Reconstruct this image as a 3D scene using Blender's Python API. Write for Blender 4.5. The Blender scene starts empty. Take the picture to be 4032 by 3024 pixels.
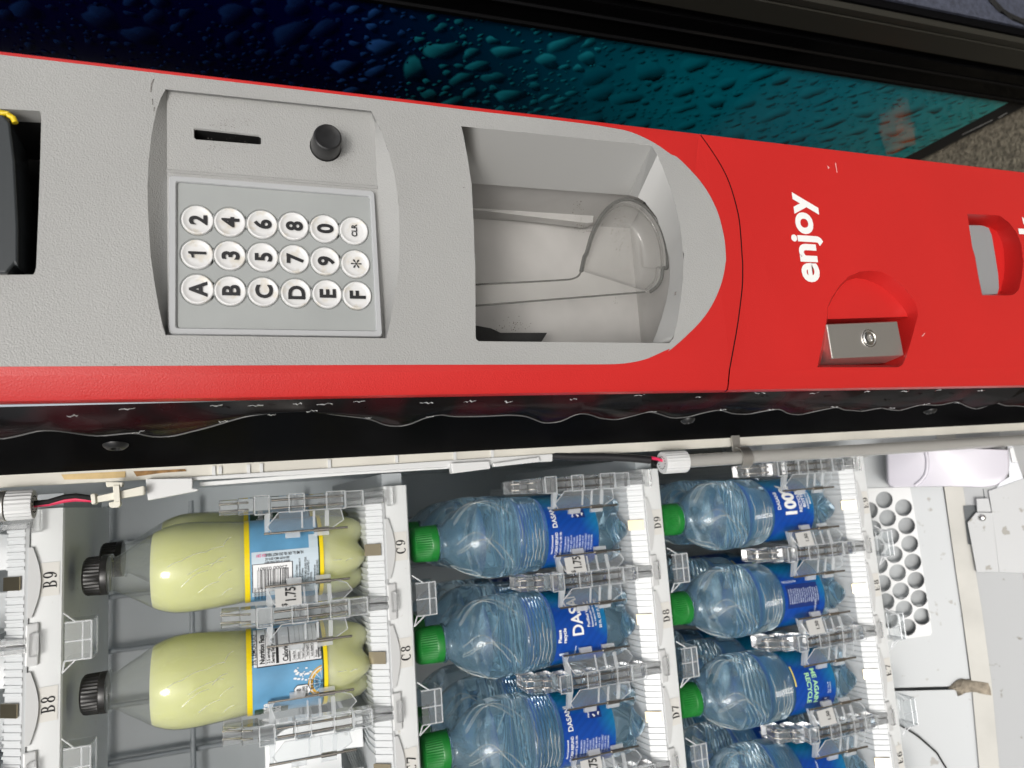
import bpy, bmesh, math, random
from mathutils import Vector as V, Matrix
from mathutils.geometry import tessellate_polygon
random.seed(11)
SC = bpy.context.scene
COL = SC.collection
# ------------------------------------------------------------------ camera (held on its side, as the photo was taken)
ZC = 1.35
CAM = V((0, -.669, ZC))
RU = V((-.070072, -.335199, -.939538)); RV = V((-.987706, .155249, .018276)); RW = V((.139736, .929268, -.341956))
FPX, CX, CY = 2920., 2016., 1512.
cd = bpy.data.cameras.new('camera'); cam = bpy.data.objects.new('camera', cd); COL.objects.link(cam)
cd.sensor_width = 36; cd.lens = FPX / 4032 * 36; cd.clip_start = .01; cd.clip_end = 2000
cam.matrix_world = Matrix(((RU.x, -RV.x, -RW.x, CAM.x), (RU.y, -RV.y, -RW.y, CAM.y), (RU.z, -RV.z, -RW.z, CAM.z), (0, 0, 0, 1)))
SC.camera = cam
cd.dof.use_dof = True; cd.dof.focus_distance = .50; cd.dof.aperture_fstop = 12
# ------------------------------------------------------------------ daylight: bright overcast
SUN_EL, SUN_AZ = math.radians(32), math.radians(194)      # azimuth from north (+y) clockwise: in front of the machine, a little to its left
w = bpy.data.worlds.new('World'); SC.world = w; w.use_nodes = True
nt = w.node_tree; nt.nodes.clear()
o = nt.nodes.new('ShaderNodeOutputWorld'); bg = nt.nodes.new('ShaderNodeBackground')
sky = nt.nodes.new('ShaderNodeTexSky'); sky.sky_type = 'NISHITA'; sky.sun_disc = False
sky.sun_elevation = SUN_EL; sky.sun_rotation = SUN_AZ; sky.air_density = 1.0; sky.dust_density = 4; sky.ozone_density = 1
hs = nt.nodes.new('ShaderNodeHueSaturation'); hs.inputs['Saturation'].default_value = .25
nt.links.new(sky.outputs[0], hs.inputs['Color']); nt.links.new(hs.outputs[0], bg.inputs[0])
bg.inputs[1].default_value = .125; nt.links.new(bg.outputs[0], o.inputs[0])
sl = bpy.data.lights.new('sun', 'SUN'); sl.energy = 1.25; sl.angle = math.radians(16); sl.color = (1, .97, .93)
so = bpy.data.objects.new('sun', sl); COL.objects.link(so)
sd = V((math.sin(SUN_AZ) * math.cos(SUN_EL), math.cos(SUN_AZ) * math.cos(SUN_EL), math.sin(SUN_EL)))
so.location = sd * 5; so.rotation_euler = sd.to_track_quat('Z', 'Y').to_euler()
SC.view_settings.view_transform = 'Standard'; SC.view_settings.look = 'None'; SC.view_settings.gamma = 1
SC.view_settings.exposure = .06
cy = SC.cycles
cy.max_bounces = 20; cy.transmission_bounces = 18; cy.transparent_max_bounces = 32; cy.glossy_bounces = 6; cy.diffuse_bounces = 5
cy.sample_clamp_indirect = 6; cy.use_denoising = True
# ------------------------------------------------------------------ measuring helpers: a pixel of the photo met with a real plane
def ray(px, py): return RU * ((px - CX) / FPX) + RV * ((py - CY) / FPX) + RW
def atY(px, py, y): d = ray(px, py); return CAM + d * ((y - CAM.y) / d.y)
def atX(px, py, x): d = ray(px, py); return CAM + d * ((x - CAM.x) / d.x)
def atZ(px, py, z): d = ray(px, py); return CAM + d * ((z - CAM.z) / d.z)
def atP(px, py, p, n): d = ray(px, py); return CAM + d * ((V(p) - CAM).dot(V(n)) / d.dot(V(n)))
ORI = dict(A=(0, 0), B=(1300, 0), C=(2632, 0), D=(0, 1000), E=(1300, 1000), G=(2632, 1000), H=(0, 1974), I=(1300, 1974), J=(2632, 1974))
def cr(k, x, y): return ORI[k][0] + x / 1.58, ORI[k][1] + y / 1.58
def K(k, pts, y): return [atY(*cr(k, a, b), y) for a, b in pts]
# ------------------------------------------------------------------ materials
MATS = {}
def new_mat(name):
    m = bpy.data.materials.new(name); m.use_nodes = True; nt = m.node_tree
    return m, nt, nt.nodes['Principled BSDF']
def bumped(nt, b, scale, strength, dist, detail=2, kind='noise', coord='Object'):
    tc = nt.nodes.new('ShaderNodeTexCoord')
    if kind == 'noise':
        t = nt.nodes.new('ShaderNodeTexNoise'); t.inputs['Detail'].default_value = detail; out = t.outputs['Fac']
    else:
        t = nt.nodes.new('ShaderNodeTexVoronoi'); t.feature = 'SMOOTH_F1'; out = t.outputs['Distance']
    t.inputs['Scale'].default_value = scale
    bp = nt.nodes.new('ShaderNodeBump'); bp.inputs['Strength'].default_value = strength; bp.inputs['Distance'].default_value = dist
    nt.links.new(tc.outputs[coord], t.inputs['Vector']); nt.links.new(out, bp.inputs['Height']); nt.links.new(bp.outputs[0], b.inputs['Normal'])
def catmull(p, n=6):
    out = []
    for i in range(len(p) - 1):
        a, c, d, e_ = p[max(0, i - 1)], p[i], p[i + 1], p[min(len(p) - 1, i + 2)]
        for k in range(n):
            t = k / n; out.append(.5 * ((2 * c) + (d - a) * t + (2 * a - 5 * c + 4 * d - e_) * t * t + (3 * c - a - 3 * d + e_) * t ** 3))
    return out + [p[-1]]
def mat(name, col, rough=.5, metal=0., bump=None, vary=None, coat=0., spec=.5, dirt=None):
    m, nt, b = new_mat(name)
    b.inputs['Base Color'].default_value = (*col, 1); b.inputs['Roughness'].default_value = rough
    b.inputs['Metallic'].default_value = metal; b.inputs['Coat Weight'].default_value = coat; b.inputs['Specular IOR Level'].default_value = spec
    if bump: bumped(nt, b, *bump)
    if vary or dirt:
        tc = nt.nodes.new('ShaderNodeTexCoord'); t = nt.nodes.new('ShaderNodeTexNoise')
        sc_, amt = (vary or (dirt[0], 0)); t.inputs['Scale'].default_value = sc_; t.inputs['Detail'].default_value = 5
        nt.links.new(tc.outputs['Object'], t.inputs['Vector'])
        r = nt.nodes.new('ShaderNodeValToRGB')
        if vary:
            r.color_ramp.elements[0].position = .3; r.color_ramp.elements[1].position = .7
            r.color_ramp.elements[0].color = (*[c * (1 - amt) for c in col], 1); r.color_ramp.elements[1].color = (*[min(1, c * (1 + amt * .6)) for c in col], 1)
        else:                                             # scattered dirt specks
            lo = dirt[1]; r.color_ramp.elements[0].position = lo; r.color_ramp.elements[1].position = lo + .05
            r.color_ramp.elements[0].color = (*dirt[2], 1); r.color_ramp.elements[1].color = (*col, 1)
        nt.links.new(t.outputs['Fac'], r.inputs[0]); nt.links.new(r.outputs[0], b.inputs['Base Color'])
    MATS[name] = m
    return m
def clear_mat(name, tint=(1, 1, 1), rough=.03, ior=1.5, body=0., body_col=(.8, .8, .8)):
    """thin clear plastic: passes light straight, reflects by Fresnel, with a little milky body"""
    m, nt, b = new_mat(name); nt.nodes.remove(b)
    out = nt.nodes['Material Output']
    t = nt.nodes.new('ShaderNodeBsdfTransparent'); t.inputs[0].default_value = (*tint, 1)
    g = nt.nodes.new('ShaderNodeBsdfGlossy'); g.inputs['Roughness'].default_value = rough
    f = nt.nodes.new('ShaderNodeFresnel'); geo = nt.nodes.new('ShaderNodeNewGeometry'); mr = nt.nodes.new('ShaderNodeMapRange')   # both faces reflect as an outer face does
    mr.inputs['To Min'].default_value = ior; mr.inputs['To Max'].default_value = 1 / ior
    nt.links.new(geo.outputs['Backfacing'], mr.inputs['Value']); nt.links.new(mr.outputs[0], f.inputs[0])
    mx = nt.nodes.new('ShaderNodeMixShader'); src = t.outputs[0]
    if body:
        d = nt.nodes.new('ShaderNodeBsdfDiffuse'); d.inputs[0].default_value = (*body_col, 1)
        m2 = nt.nodes.new('ShaderNodeMixShader'); m2.inputs[0].default_value = body
        nt.links.new(src, m2.inputs[1]); nt.links.new(d.outputs[0], m2.inputs[2]); src = m2.outputs[0]
    nt.links.new(f.outputs[0], mx.inputs[0]); nt.links.new(src, mx.inputs[1]); nt.links.new(g.outputs[0], mx.inputs[2])
    nt.links.new(mx.outputs[0], out.inputs[0]); MATS[name] = m
    return m
def glass_mat(name, col, ior=1.45, rough=.0, bump=None):
    m, nt, b = new_mat(name)
    b.inputs['Base Color'].default_value = (*col, 1); b.inputs['Roughness'].default_value = rough
    b.inputs['Transmission Weight'].default_value = 1; b.inputs['IOR'].default_value = ior
    if bump: bumped(nt, b, *bump)
    MATS[name] = m
    return m
GREY = mat('grey_plastic', (.345, .346, .338), .45, bump=(1100, .45, .0007, 1), vary=(7, .07))
def dark_mat(name, col, gloss, rough, bump=None, tint=(1, 1, 1)):
    """near-black finish: diffuse with a small even gloss"""
    m, nt, b = new_mat(name); d = nt.nodes.new('ShaderNodeBsdfDiffuse'); d.inputs[0].default_value = (*col, 1)
    g = nt.nodes.new('ShaderNodeBsdfGlossy'); g.inputs['Roughness'].default_value = rough; g.inputs[0].default_value = (*tint, 1)
    mx = nt.nodes.new('ShaderNodeMixShader'); mx.inputs[0].default_value = gloss
    nt.links.new(d.outputs[0], mx.inputs[1]); nt.links.new(g.outputs[0], mx.inputs[2]); nt.links.new(mx.outputs[0], nt.nodes['Material Output'].inputs[0])
    if bump:
        bumped(nt, b, *bump); bp = [n for n in nt.nodes if n.type == 'BUMP'][0]; nt.links.new(bp.outputs[0], g.inputs['Normal'])
    MATS[name] = m
    return m
GREYS = mat('grey_plastic_smooth', (.40, .40, .39), .4, bump=(900, .12, .0004, 1))
RED = mat('red_plastic', (.53, .017, .015), .42, coat=.2, bump=(1100, .3, .0006, 1), vary=(6, .06))
BLACK = dark_mat('black_paint', (.0035, .0035, .004), .008, .35, (300, .05, .0004))
BLACKG = dark_mat('black_gloss', (.003, .003, .0033), .03, .1)
BLACKM = mat('black_matt', (.006, .006, .006), .8)
VINYL = dark_mat('black_vinyl', (.006, .005, .005), .035, .16, (40, .1, .001))
MEMB = mat('keypad_membrane', (.33, .345, .34), .5, bump=(900, .08, .0003), vary=(30, .06))
BEZ = mat('keypad_bezel', (.42, .43, .44), .42, bump=(900, .1, .0003))
KEYW = mat('key_white', (.70, .69, .67), .4, vary=(160, .10))
_r = [n for n in KEYW.node_tree.nodes if n.type == 'VALTORGB'][0].color_ramp                      # finger-worn patches
_r.elements[0].position = .34; _r.elements[1].position = .47; _r.elements[0].color = (.62, .59, .53, 1); _r.elements[1].color = (.68, .68, .675, 1)
INK = mat('black_ink', (.012, .012, .014), .5)
WINK = mat('white_ink', (.82, .82, .80), .5)
WHITE = mat('white_plastic', (.64, .65, .65), .35, bump=(200, .03, .0003))
WHITEP = mat('white_painted_metal', (.58, .60, .60), .4, dirt=(60, .26, (.45, .43, .38)))
CREAM = mat('cream_strip', (.70, .68, .61), .5, vary=(18, .12))
LILAC = mat('white_duct_plastic', (.62, .60, .66), .3, dirt=(70, .24, (.5, .48, .48)))
LINER = mat('grey_liner', (.46, .50, .52), .3, bump=(90, .03, .0006), vary=(5, .12))
METAL = mat('satin_metal', (.72, .70, .66), .48, metal=1, bump=(700, .3, .0004))
_n = VINYL.node_tree; _tc = _n.nodes.new('ShaderNodeTexCoord'); _t = _n.nodes.new('ShaderNodeTexNoise'); _t.inputs['Scale'].default_value = 22; _cr = _n.nodes.new('ShaderNodeValToRGB')  # red reflections on the gasket painted into the vinyl as maroon mottling
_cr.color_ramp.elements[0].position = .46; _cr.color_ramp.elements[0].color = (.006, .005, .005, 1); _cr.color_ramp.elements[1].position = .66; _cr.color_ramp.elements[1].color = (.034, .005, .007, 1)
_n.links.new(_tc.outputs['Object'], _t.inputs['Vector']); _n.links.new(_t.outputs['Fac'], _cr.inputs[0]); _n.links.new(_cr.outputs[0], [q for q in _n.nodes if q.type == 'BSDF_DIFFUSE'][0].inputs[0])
CHROME = mat('bright_metal', (.75, .74, .72), .16, metal=1)
STEELP = mat('pin_steel', (.52, .49, .45), .25, metal=1)
BRASS = mat('brass_plate', (.30, .26, .18), .3, metal=1)
# ------------------------------------------------------------------ mesh builder
def loft_idx(n, closed): return [(i, (i + 1) % n) for i in range(n if closed else n - 1)]
class MB:
    def __init__(s): s.v = []; s.f = []; s.m = []
    def add(s, vs, fs, mi=0):
        b = len(s.v); s.v += [V(p) for p in vs]; s.f += [tuple(b + i for i in f) for f in fs]; s.m += [mi] * len(fs); return s
    def hexa(s, p, mi=0): return s.add(p, [(0, 3, 2, 1), (4, 5, 6, 7), (0, 1, 5, 4), (1, 2, 6, 5), (2, 3, 7, 6), (3, 0, 4, 7)], mi)
    def box(s, lo, hi, mi=0, M=None):
        (a, b, c), (d, e, f) = lo, hi
        p = [V(q) for q in ((a, b, c), (d, b, c), (d, e, c), (a, e, c), (a, b, f), (d, b, f), (d, e, f), (a, e, f))]
        if M: p = [M @ q for q in p]
        return s.hexa(p, mi)
    def poly(s, pts, holes=(), mi=0):
        loops = [[V(p) for p in pts]] + [[V(p) for p in h] for h in holes]
        flat = [p for l in loops for p in l]
        return s.add(flat, [tuple(t) for t in tessellate_polygon(loops)], mi)
    def prism(s, pts, vec, mi=0, holes=()):
        vec = V(vec)
        for off in (V((0, 0, 0)), vec): s.poly([V(p) + off for p in pts], [[V(p) + off for p in h] for h in holes], mi)
        for l in [pts] + list(holes): s.strip([V(p) for p in l], [V(p) + vec for p in l], True, mi)
        return s
    def strip(s, a, b, closed=False, mi=0):
        n = len(a); return s.add(list(a) + list(b), [(i, j, n + j, n + i) for i, j in loft_idx(n, closed)], mi)
    def rings(s, rs, closed=True, mi=0, cap0=False, cap1=False):
        n = len(rs[0]); vs = [p for r in rs for p in r]; fs = []
        for k in range(len(rs) - 1):
            fs += [(k * n + i, k * n + j, (k + 1) * n + j, (k + 1) * n + i) for i, j in loft_idx(n, closed)]
        if cap0: fs.append(tuple(range(n - 1, -1, -1)))
        if cap1: fs.append(tuple(range((len(rs) - 1) * n, len(rs) * n)))
        return s.add(vs, fs, mi)
    def lathe(s, prof, n=24, org=(0, 0, 0), ax='z', mi=0, cap0=True, cap1=True):
        org = V(org); rs = []
        for r, z in prof:
            ring = []
            for i in range(n):
                a = 2 * math.pi * i / n; x, y = r * math.cos(a), r * math.sin(a)
                ring.append(org + (V((x, y, z)) if ax == 'z' else V((x, -z, y)) if ax == 'y' else V((z, x, y))))
            rs.append(ring)
        return s.rings(rs, True, mi, cap0, cap1)
    def tube(s, path, r, n=8, mi=0):
        path = [V(p) for p in path]; rs = []; up = V((.31, .17, .93))
        for i, p in enumerate(path):
            t = (path[min(i + 1, len(path) - 1)] - path[max(i - 1, 0)]).normalized()
            u = t.cross(up).normalized(); v = t.cross(u)
            rs.append([p + u * (r * math.cos(2 * math.pi * k / n)) + v * (r * math.sin(2 * math.pi * k / n)) for k in range(n)])
        return s.rings(rs, True, mi, True, True)
    def build(s, name, mats, parent=None, smooth=35, bevel=0, segs=2, recalc=True, weld=1e-6, loc=None, **props):
        me = bpy.data.meshes.new(name)
        bm = bmesh.new(); vs = [bm.verts.new(p) for p in s.v]; bm.verts.ensure_lookup_table()
        for f, mi in zip(s.f, s.m):
            try: q = bm.faces.new([vs[i] for i in f]); q.material_index = mi
            except ValueError: pass
        if weld: bmesh.ops.remove_doubles(bm, verts=bm.verts, dist=weld)
        if recalc: bmesh.ops.recalc_face_normals(bm, faces=bm.faces)
        bm.to_mesh(me); bm.free()
        for m in (mats if isinstance(mats, (list, tuple)) else [mats]): me.materials.append(m)
        if smooth:
            for p in me.polygons: p.use_smooth = True
            me.set_sharp_from_angle(angle=math.radians(smooth))
        ob = bpy.data.objects.new(name, me); COL.objects.link(ob)
        if loc is not None: ob.location = loc
        if parent is not None: attach(ob, parent)
        if bevel:
            md = ob.modifiers.new('bevel', 'BEVEL'); md.width = bevel; md.segments = segs; md.limit_method = 'ANGLE'; md.angle_limit = math.radians(40)
        for k, v_ in props.items(): ob[k] = v_
        return ob
def world_of(o):
    m = o.matrix_basis.copy()
    return world_of(o.parent) @ o.matrix_parent_inverse @ m if o.parent else m
def attach(ob, parent):
    ob.parent = parent; ob.matrix_parent_inverse = world_of(parent).inverted()
def tag(o, label=None, cat=None, group=None, kind=None):
    for k, v_ in (('label', label), ('category', cat), ('group', group), ('kind', kind)):
        if v_: o[k] = v_
    return o
def thing(name, label, cat, loc=(0, 0, 0), group=None):
    o = bpy.data.objects.new(name, None); COL.objects.link(o); o.location = loc; o.empty_display_size = .02
    return tag(o, label, cat, group)
def dup(o, parent=None):
    c = o.copy(); COL.objects.link(c)
    if parent is not None: c.parent = parent
    for ch in list(o.children): dup(ch, c)
    return c
# flat lettering: filled outlines of the built-in font, returned as 2-D points and triangles, then laid on a surface
TXT = {}
def text2d(s_, bold=0., cond=1., align='CENTER'):
    key = (s_, bold, cond, align)
    if key not in TXT:
        c = bpy.data.curves.new('t', 'FONT'); c.body = s_; c.size = 1; c.offset = bold; c.align_x = align; c.resolution_u = 4; c.fill_mode = 'FRONT'
        ob = bpy.data.objects.new('t', c); COL.objects.link(ob)
        bpy.context.view_layer.update()
        me = bpy.data.meshes.new_from_object(ob.evaluated_get(bpy.context.evaluated_depsgraph_get()))
        TXT[key] = ([(v_.co.x * cond, v_.co.y) for v_ in me.vertices], [tuple(p.vertices) for p in me.polygons])
        bpy.data.objects.remove(ob); bpy.data.curves.remove(c); bpy.data.meshes.remove(me)
    return TXT[key]
def put_text(mb, s_, size, org, ux, uy, mi=0, bold=.02, cond=1., align='CENTER'):
    vs, fs = text2d(s_, bold, cond, align); ux = V(ux); uy = V(uy); org = V(org)
    mb.add([org + ux * (x * size) + uy * (y * size) for x, y in vs], fs, mi)
def wrap_text(mb, s_, size, r, th, z, mi=0, bold=.02, cond=1., rot=0, align='CENTER'):
    """lettering round an upright bottle: th is the bearing of its middle (0 = towards the viewer, + to the right), rot in quarter turns"""
    vs, fs = text2d(s_, bold, cond, align); out = []
    for x, y in vs:
        x, y = ((x, y), (-y, x), (-x, -y), (y, -x))[rot]
        a = th + x * size / r; out.append((r * math.sin(a), -r * math.cos(a), z + y * size))
    mb.add(out, fs, mi)
def wrap_rect(mb, r, th0, th1, z0, z1, mi=0):
    n = max(1, int(abs(th1 - th0) / .12)); ts = [th0 + (th1 - th0) * i / n for i in range(n + 1)]
    mb.strip([(r * math.sin(a), -r * math.cos(a), z0) for a in ts], [(r * math.sin(a), -r * math.cos(a), z1) for a in ts], False, mi)
def wrap_poly(mb, r, th, z, pts, mi=0):
    mb.poly([(r * math.sin(th + x / r), -r * math.cos(th + x / r), z + y) for x, y in pts], (), mi)
# ================================================================== the setting: ground
g = MB(); g.poly([(-60, -60, 0), (60, -60, 0), (60, 60, 0), (-60, 60, 0)])
ASPH = mat('asphalt', (.06, .06, .062), .9, bump=(160, .5, .004, 4), vary=(30, .35))
CONC = mat('concrete', (.20, .175, .13), .9, bump=(150, .8, .006, 6), vary=(120, .6))
tag(g.build('ground', ASPH, smooth=0), kind='structure')
g = MB(); g.box((-3.2, -1.1, .004), (4.2, 2.6, .03))
tag(g.build('pavement', CONC, smooth=0), kind='structure')

# ================================================================== the neighbouring machine with the droplet print
NX = .60
def droplet_mat():
    m, nt, b = new_mat('droplet_print'); b.inputs['Roughness'].default_value = .10; b.inputs['Specular IOR Level'].default_value = .5
    at_ = nt.nodes.new('ShaderNodeVertexColor'); at_.layer_name = 'print'
    nt.links.new(at_.outputs[0], b.inputs['Base Color'])
    return m
DROP = droplet_mat()
def hexlin(r, g, b): return tuple((c / 255) ** 2.2 for c in (r, g, b))
STOPS = [(1.75, hexlin(14, 8, 60)), (1.42, hexlin(8, 8, 54)), (1.24, hexlin(7, 12, 60)), (1.10, hexlin(5, 42, 72)), (.95, hexlin(4, 72, 96)), (.72, hexlin(8, 122, 140)), (.45, hexlin(12, 138, 158)), (.2, hexlin(34, 156, 164)), (.05, hexlin(62, 166, 160))]
def shaded_background_col(y, z):
    k = (y - .155) / .5                                     # background colour with the gap's shade painted in: teal in front, near black behind
    zz = z + .10 * k
    for (z0, c0), (z1, c1) in zip(STOPS, STOPS[1:]):
        if zz >= z1: break
    t = min(1, max(0, (z0 - zz) / (z0 - z1))); c = [a + (b_ - a) * t for a, b_ in zip(c0, c1)]
    f = max(.03, 1 - 1.55 * max(0, k - .04 - .9 * max(0, (1.05 - z))))
    return [x * f for x in c]
nb = thing('neighbour_vending_machine', 'tall vending machine next door, its side printed with teal water droplets, black front edge', 'vending machine', (NX + .45, .5, .03))
b = MB(); b.box((NX + .012, .17, .10), (NX + .95, .92, 1.86)); b.build('cabinet', BLACK, nb)
# side sheet with its background as a fine grid of colour, droplets as printed discs a hair in front
def colour_mesh(name, verts, faces, cols, m, parent):
    me = bpy.data.meshes.new(name); me.from_pydata(verts, [], faces)
    ca = me.color_attributes.new('print', 'FLOAT_COLOR', 'POINT')
    ca.data.foreach_set('color', [x for c in cols for x in (*c, 1)])
    me.materials.append(m); ob = bpy.data.objects.new(name, me); COL.objects.link(ob); attach(ob, parent)
    return ob
vs, fs, cs = [], [], []; NYg, NZg = 40, 110
for i in range(NYg + 1):
    for j in range(NZg + 1):
        y, z = .155 + .745 * i / NYg, .095 + 1.75 * j / NZg
        vs.append((NX, y, z)); cs.append(shaded_background_col(y, z))
for i in range(NYg):
    for j in range(NZg):
        a = i * (NZg + 1) + j; fs.append((a, a + 1, a + NZg + 2, a + NZg + 1))
colour_mesh('side_panel', vs, fs, cs, DROP, nb)
vs, fs, cs = [], [], []; rnd = random.Random(5); placed = []; layer = 0
radii = sorted([rnd.uniform(.010, .019) for _ in range(130)] + [rnd.uniform(.0042, .008) for _ in range(380)] + [rnd.uniform(.0013, .0036) for _ in range(1500)], reverse=True)
for k, r in enumerate(radii):
    for _ in range(30):
        y, z = rnd.uniform(.158, .60), rnd.uniform(.1, 1.62)
        if y - r * 1.5 > .156 and (z < 1.22 or y < .30 or r < .006) and not any((y - a) ** 2 / 1.8 + (z - c) ** 2 / 1.8 < (r + q) ** 2 * .95 for a, c, q in placed): break
    else: continue
    placed.append((y, z, r))
    ph = [rnd.uniform(0, 6.28) for _ in range(4)]; el = rnd.uniform(1.1, 1.7); ez = rnd.uniform(1.1, 1.7); sk = rnd.uniform(-.5, .5); N = 18 if r > .004 else 10
    base = shaded_background_col(y, z); low = z < .86                    # lower on the sheet the drops read dark on light, higher up light on dark
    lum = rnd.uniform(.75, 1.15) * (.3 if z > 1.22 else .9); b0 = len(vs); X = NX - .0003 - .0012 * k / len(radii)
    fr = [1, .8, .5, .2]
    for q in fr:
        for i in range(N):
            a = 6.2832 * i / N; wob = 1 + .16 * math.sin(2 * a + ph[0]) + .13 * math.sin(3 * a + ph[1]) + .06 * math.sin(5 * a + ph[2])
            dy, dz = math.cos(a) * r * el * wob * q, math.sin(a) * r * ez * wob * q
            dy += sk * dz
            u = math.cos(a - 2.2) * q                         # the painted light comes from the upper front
            pk = [c for c in shaded_background_col(y, z)]
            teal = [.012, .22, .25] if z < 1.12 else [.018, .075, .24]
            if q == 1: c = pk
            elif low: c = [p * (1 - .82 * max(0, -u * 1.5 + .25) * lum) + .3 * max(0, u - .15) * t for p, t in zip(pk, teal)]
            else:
                dim = max(.2, 1 - 1.5 * (y - .17))  # drops dimmed towards the back by the same painted shade
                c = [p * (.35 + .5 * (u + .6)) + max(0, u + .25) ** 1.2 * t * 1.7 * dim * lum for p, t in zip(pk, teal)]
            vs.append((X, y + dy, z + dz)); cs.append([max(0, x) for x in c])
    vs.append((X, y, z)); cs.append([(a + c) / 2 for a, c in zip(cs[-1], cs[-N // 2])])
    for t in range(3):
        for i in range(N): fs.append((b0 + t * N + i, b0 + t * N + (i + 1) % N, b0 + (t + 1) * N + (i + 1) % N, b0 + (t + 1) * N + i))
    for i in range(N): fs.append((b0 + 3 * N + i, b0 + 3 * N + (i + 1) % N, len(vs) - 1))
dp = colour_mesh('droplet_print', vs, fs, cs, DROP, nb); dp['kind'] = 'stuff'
# front corner: stepped black extrusions, then the slate front
OLIVE = mat('dark_olive_trim', (.026, .025, .020), .45, bump=(400, .1, .0004))
def zex(name, prof, m, z0, z1, parent, closed=False, **kw):
    b = MB(); b.strip([V((x, y, z0)) for x, y in prof], [V((x, y, z1)) for x, y in prof], closed)
    if closed:
        for z in (z0, z1): b.poly([V((x, y, z)) for x, y in prof])
    return b.build(name, m, parent, **kw)
zex('side_trim', [(NX + .03, .1545), (NX - .004, .1545), (NX - .004, .149), (NX - .001, .147), (NX - .001, .118), (NX - .0035, .1165), (NX - .0035, .1145), (NX - .0005, .113), (NX - .0005, .09), (NX + .03, .09)], BLACKG, .06, 1.88, nb, True, smooth=20)
zex('door_gap', [(NX + .02, .0895), (NX + .02, .0755), (NX + .05, .0755), (NX + .05, .0895)], BLACKM, .06, 1.88, nb, True, smooth=0)
zex('door_edge', [(NX + .04, .075), (NX + .0005, .075), (NX - .0015, .073), (NX - .0015, .035), (NX, .034), (NX, .0315), (NX - .001, .030), (NX - .001, .020), (NX + .004, .0165), (NX + .04, .0165)], OLIVE, .05, 1.89, nb, True, smooth=20)
SLATE = mat('slate_front', (.055, .062, .09), .6, bump=(300, .6, .002, 5), vary=(160, .4))
b = MB(); b.box((NX + .005, .012, .06), (NX + .95, .165, 1.88)); b.build('door', BLACK, nb)
b = MB(); b.box((NX + .016, .008, .06), (NX + .95, .0119, 1.88)); b.build('front_sheet', SLATE, nb)
b = MB(); b.tube([atY(*q, .0065) for q in ((3880, -30), (3905, 5), (3940, 40), (3985, 68), (4060, 100))], .004, 6); b.build('dark_band', BLACKM, nb)
b = MB()
for px in ((NX + .08, .10), (NX + .85, .10), (NX + .08, .82), (NX + .85, .82)): b.lathe([(.025, .03), (.025, .045), (.012, .05), (.012, .10)], 12, (px[0], px[1], 0))
b.build('feet', BLACKM, nb, kind='stuff')
b = MB(); b.box((NX + .003, .1, .045), (NX + .94, .9, .10)); b.build('base_rail', BLACKM, nb)
sc_ = MB()
for q0, q1 in (((1830, 838), (2020, 745)), ((2055, 735), (2108, 702))):
    a, c = atX(*cr('C', *q0), NX - .0012), atX(*cr('C', *q1), NX - .0012); d = V((0, .0, .0016))
    sc_.add([a, c, c + d, a + d], [(0, 1, 2, 3)])
sc_.build('scratch', WINK, nb, smooth=0)
# orange plastic block standing on the slab between the machines (its mirror image shows in the printed side)
ORANGE = mat('orange_plastic', (1, .20, .008), .5)
b = MB(); ro_ = random.Random(2); n = 7
rows = [[V((.455 + .10 * i / n + ro_.uniform(-.003, .003), .395 + .075 * j / 4 + ro_.uniform(-.003, .003), .034 + .010 * ro_.random())) for j in range(5)] for i in range(n + 1)]
b.rings(rows, False); tag(b.build('plastic_scrap', ORANGE, smooth=0), 'crumpled orange plastic scrap lying on the slab between the two machines', 'scrap')
# ================================================================== the control column of the open machine
YP = -.22; YG = YP - .0006
zr = lambda z: z - ZC
xl = lambda z: .0626 + .0081 * zr(z)
xf = lambda z: .0767 + .0030 * zr(z)
xr = lambda z: .2603 + .0042 * zr(z)
ZT, ZB = ZC + .42, .12
cc = thing('control_column', 'red and grey control column with keypad, delivery pocket and the word enjoy', 'vending machine panel', (.16, YP + .1, ZB))
grey = (K('A', [(-2600, 35), (-1200, 199), (0, 340), (1100, 469), (2212, 600)], YG) + K('B', [(900, 690), (1300, 735), (1600, 772), (1750, 795), (1850, 815), (1930, 845), (2000, 880), (2060, 917), (2120, 960)], YG)
        + K('C', [(50, 975), (100, 1020), (150, 1072), (200, 1130), (245, 1195), (280, 1260), (308, 1325), (330, 1400), (346, 1475), (355, 1550), (358, 1625)], YG)
        + K('G', [(357, 40), (345, 120), (320, 210), (270, 320), (200, 420), (100, 520), (50, 565), (0, 605)], YG) + K('E', [(2110, 590), (2000, 640), (1950, 658), (1900, 670), (1850, 678), (1800, 683), (1740, 685.5), (1650, 686.5), (1400, 687), (0, 690)], YG) + K('D', [(0, 700), (-1200, 703), (-2600, 706)], YG))
grey = catmull(grey, 3)
key_out_l = [(1030, 555), (1000, 610), (975, 680), (955, 770), (940, 860), (925, 1000), (918, 1150), (920, 1300), (928, 1450), (938, 1600)]
key_out_l2 = [(945, 70), (958, 160), (972, 245), (985, 320), (1010, 440), (1030, 505)]
key_out_r = [(255, 690), (310, 800), (360, 930), (400, 1080), (425, 1250), (431, 1420), (429, 1640)]
key_out_r2 = [(424, 120), (414, 190), (400, 260), (375, 420), (350, 525)]
kl = K('A', key_out_l, YG) + K('D', key_out_l2, YG); kr = K('B', key_out_r, YG) + K('E', key_out_r2, YG)
key_out = kl + kr[::-1]
po_top = K('B', [(815, 785), (2000, 905)], YG)
po_sill = K('B', [(2000, 905), (2035, 965), (2060, 1020), (2110, 1150), (2150, 1280), (2180, 1420), (2194, 1560)], YG) + K('E', [(2200, 0), (2195, 150), (2180, 300), (2160, 420), (2135, 525), (2110, 555)], YG)
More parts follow.
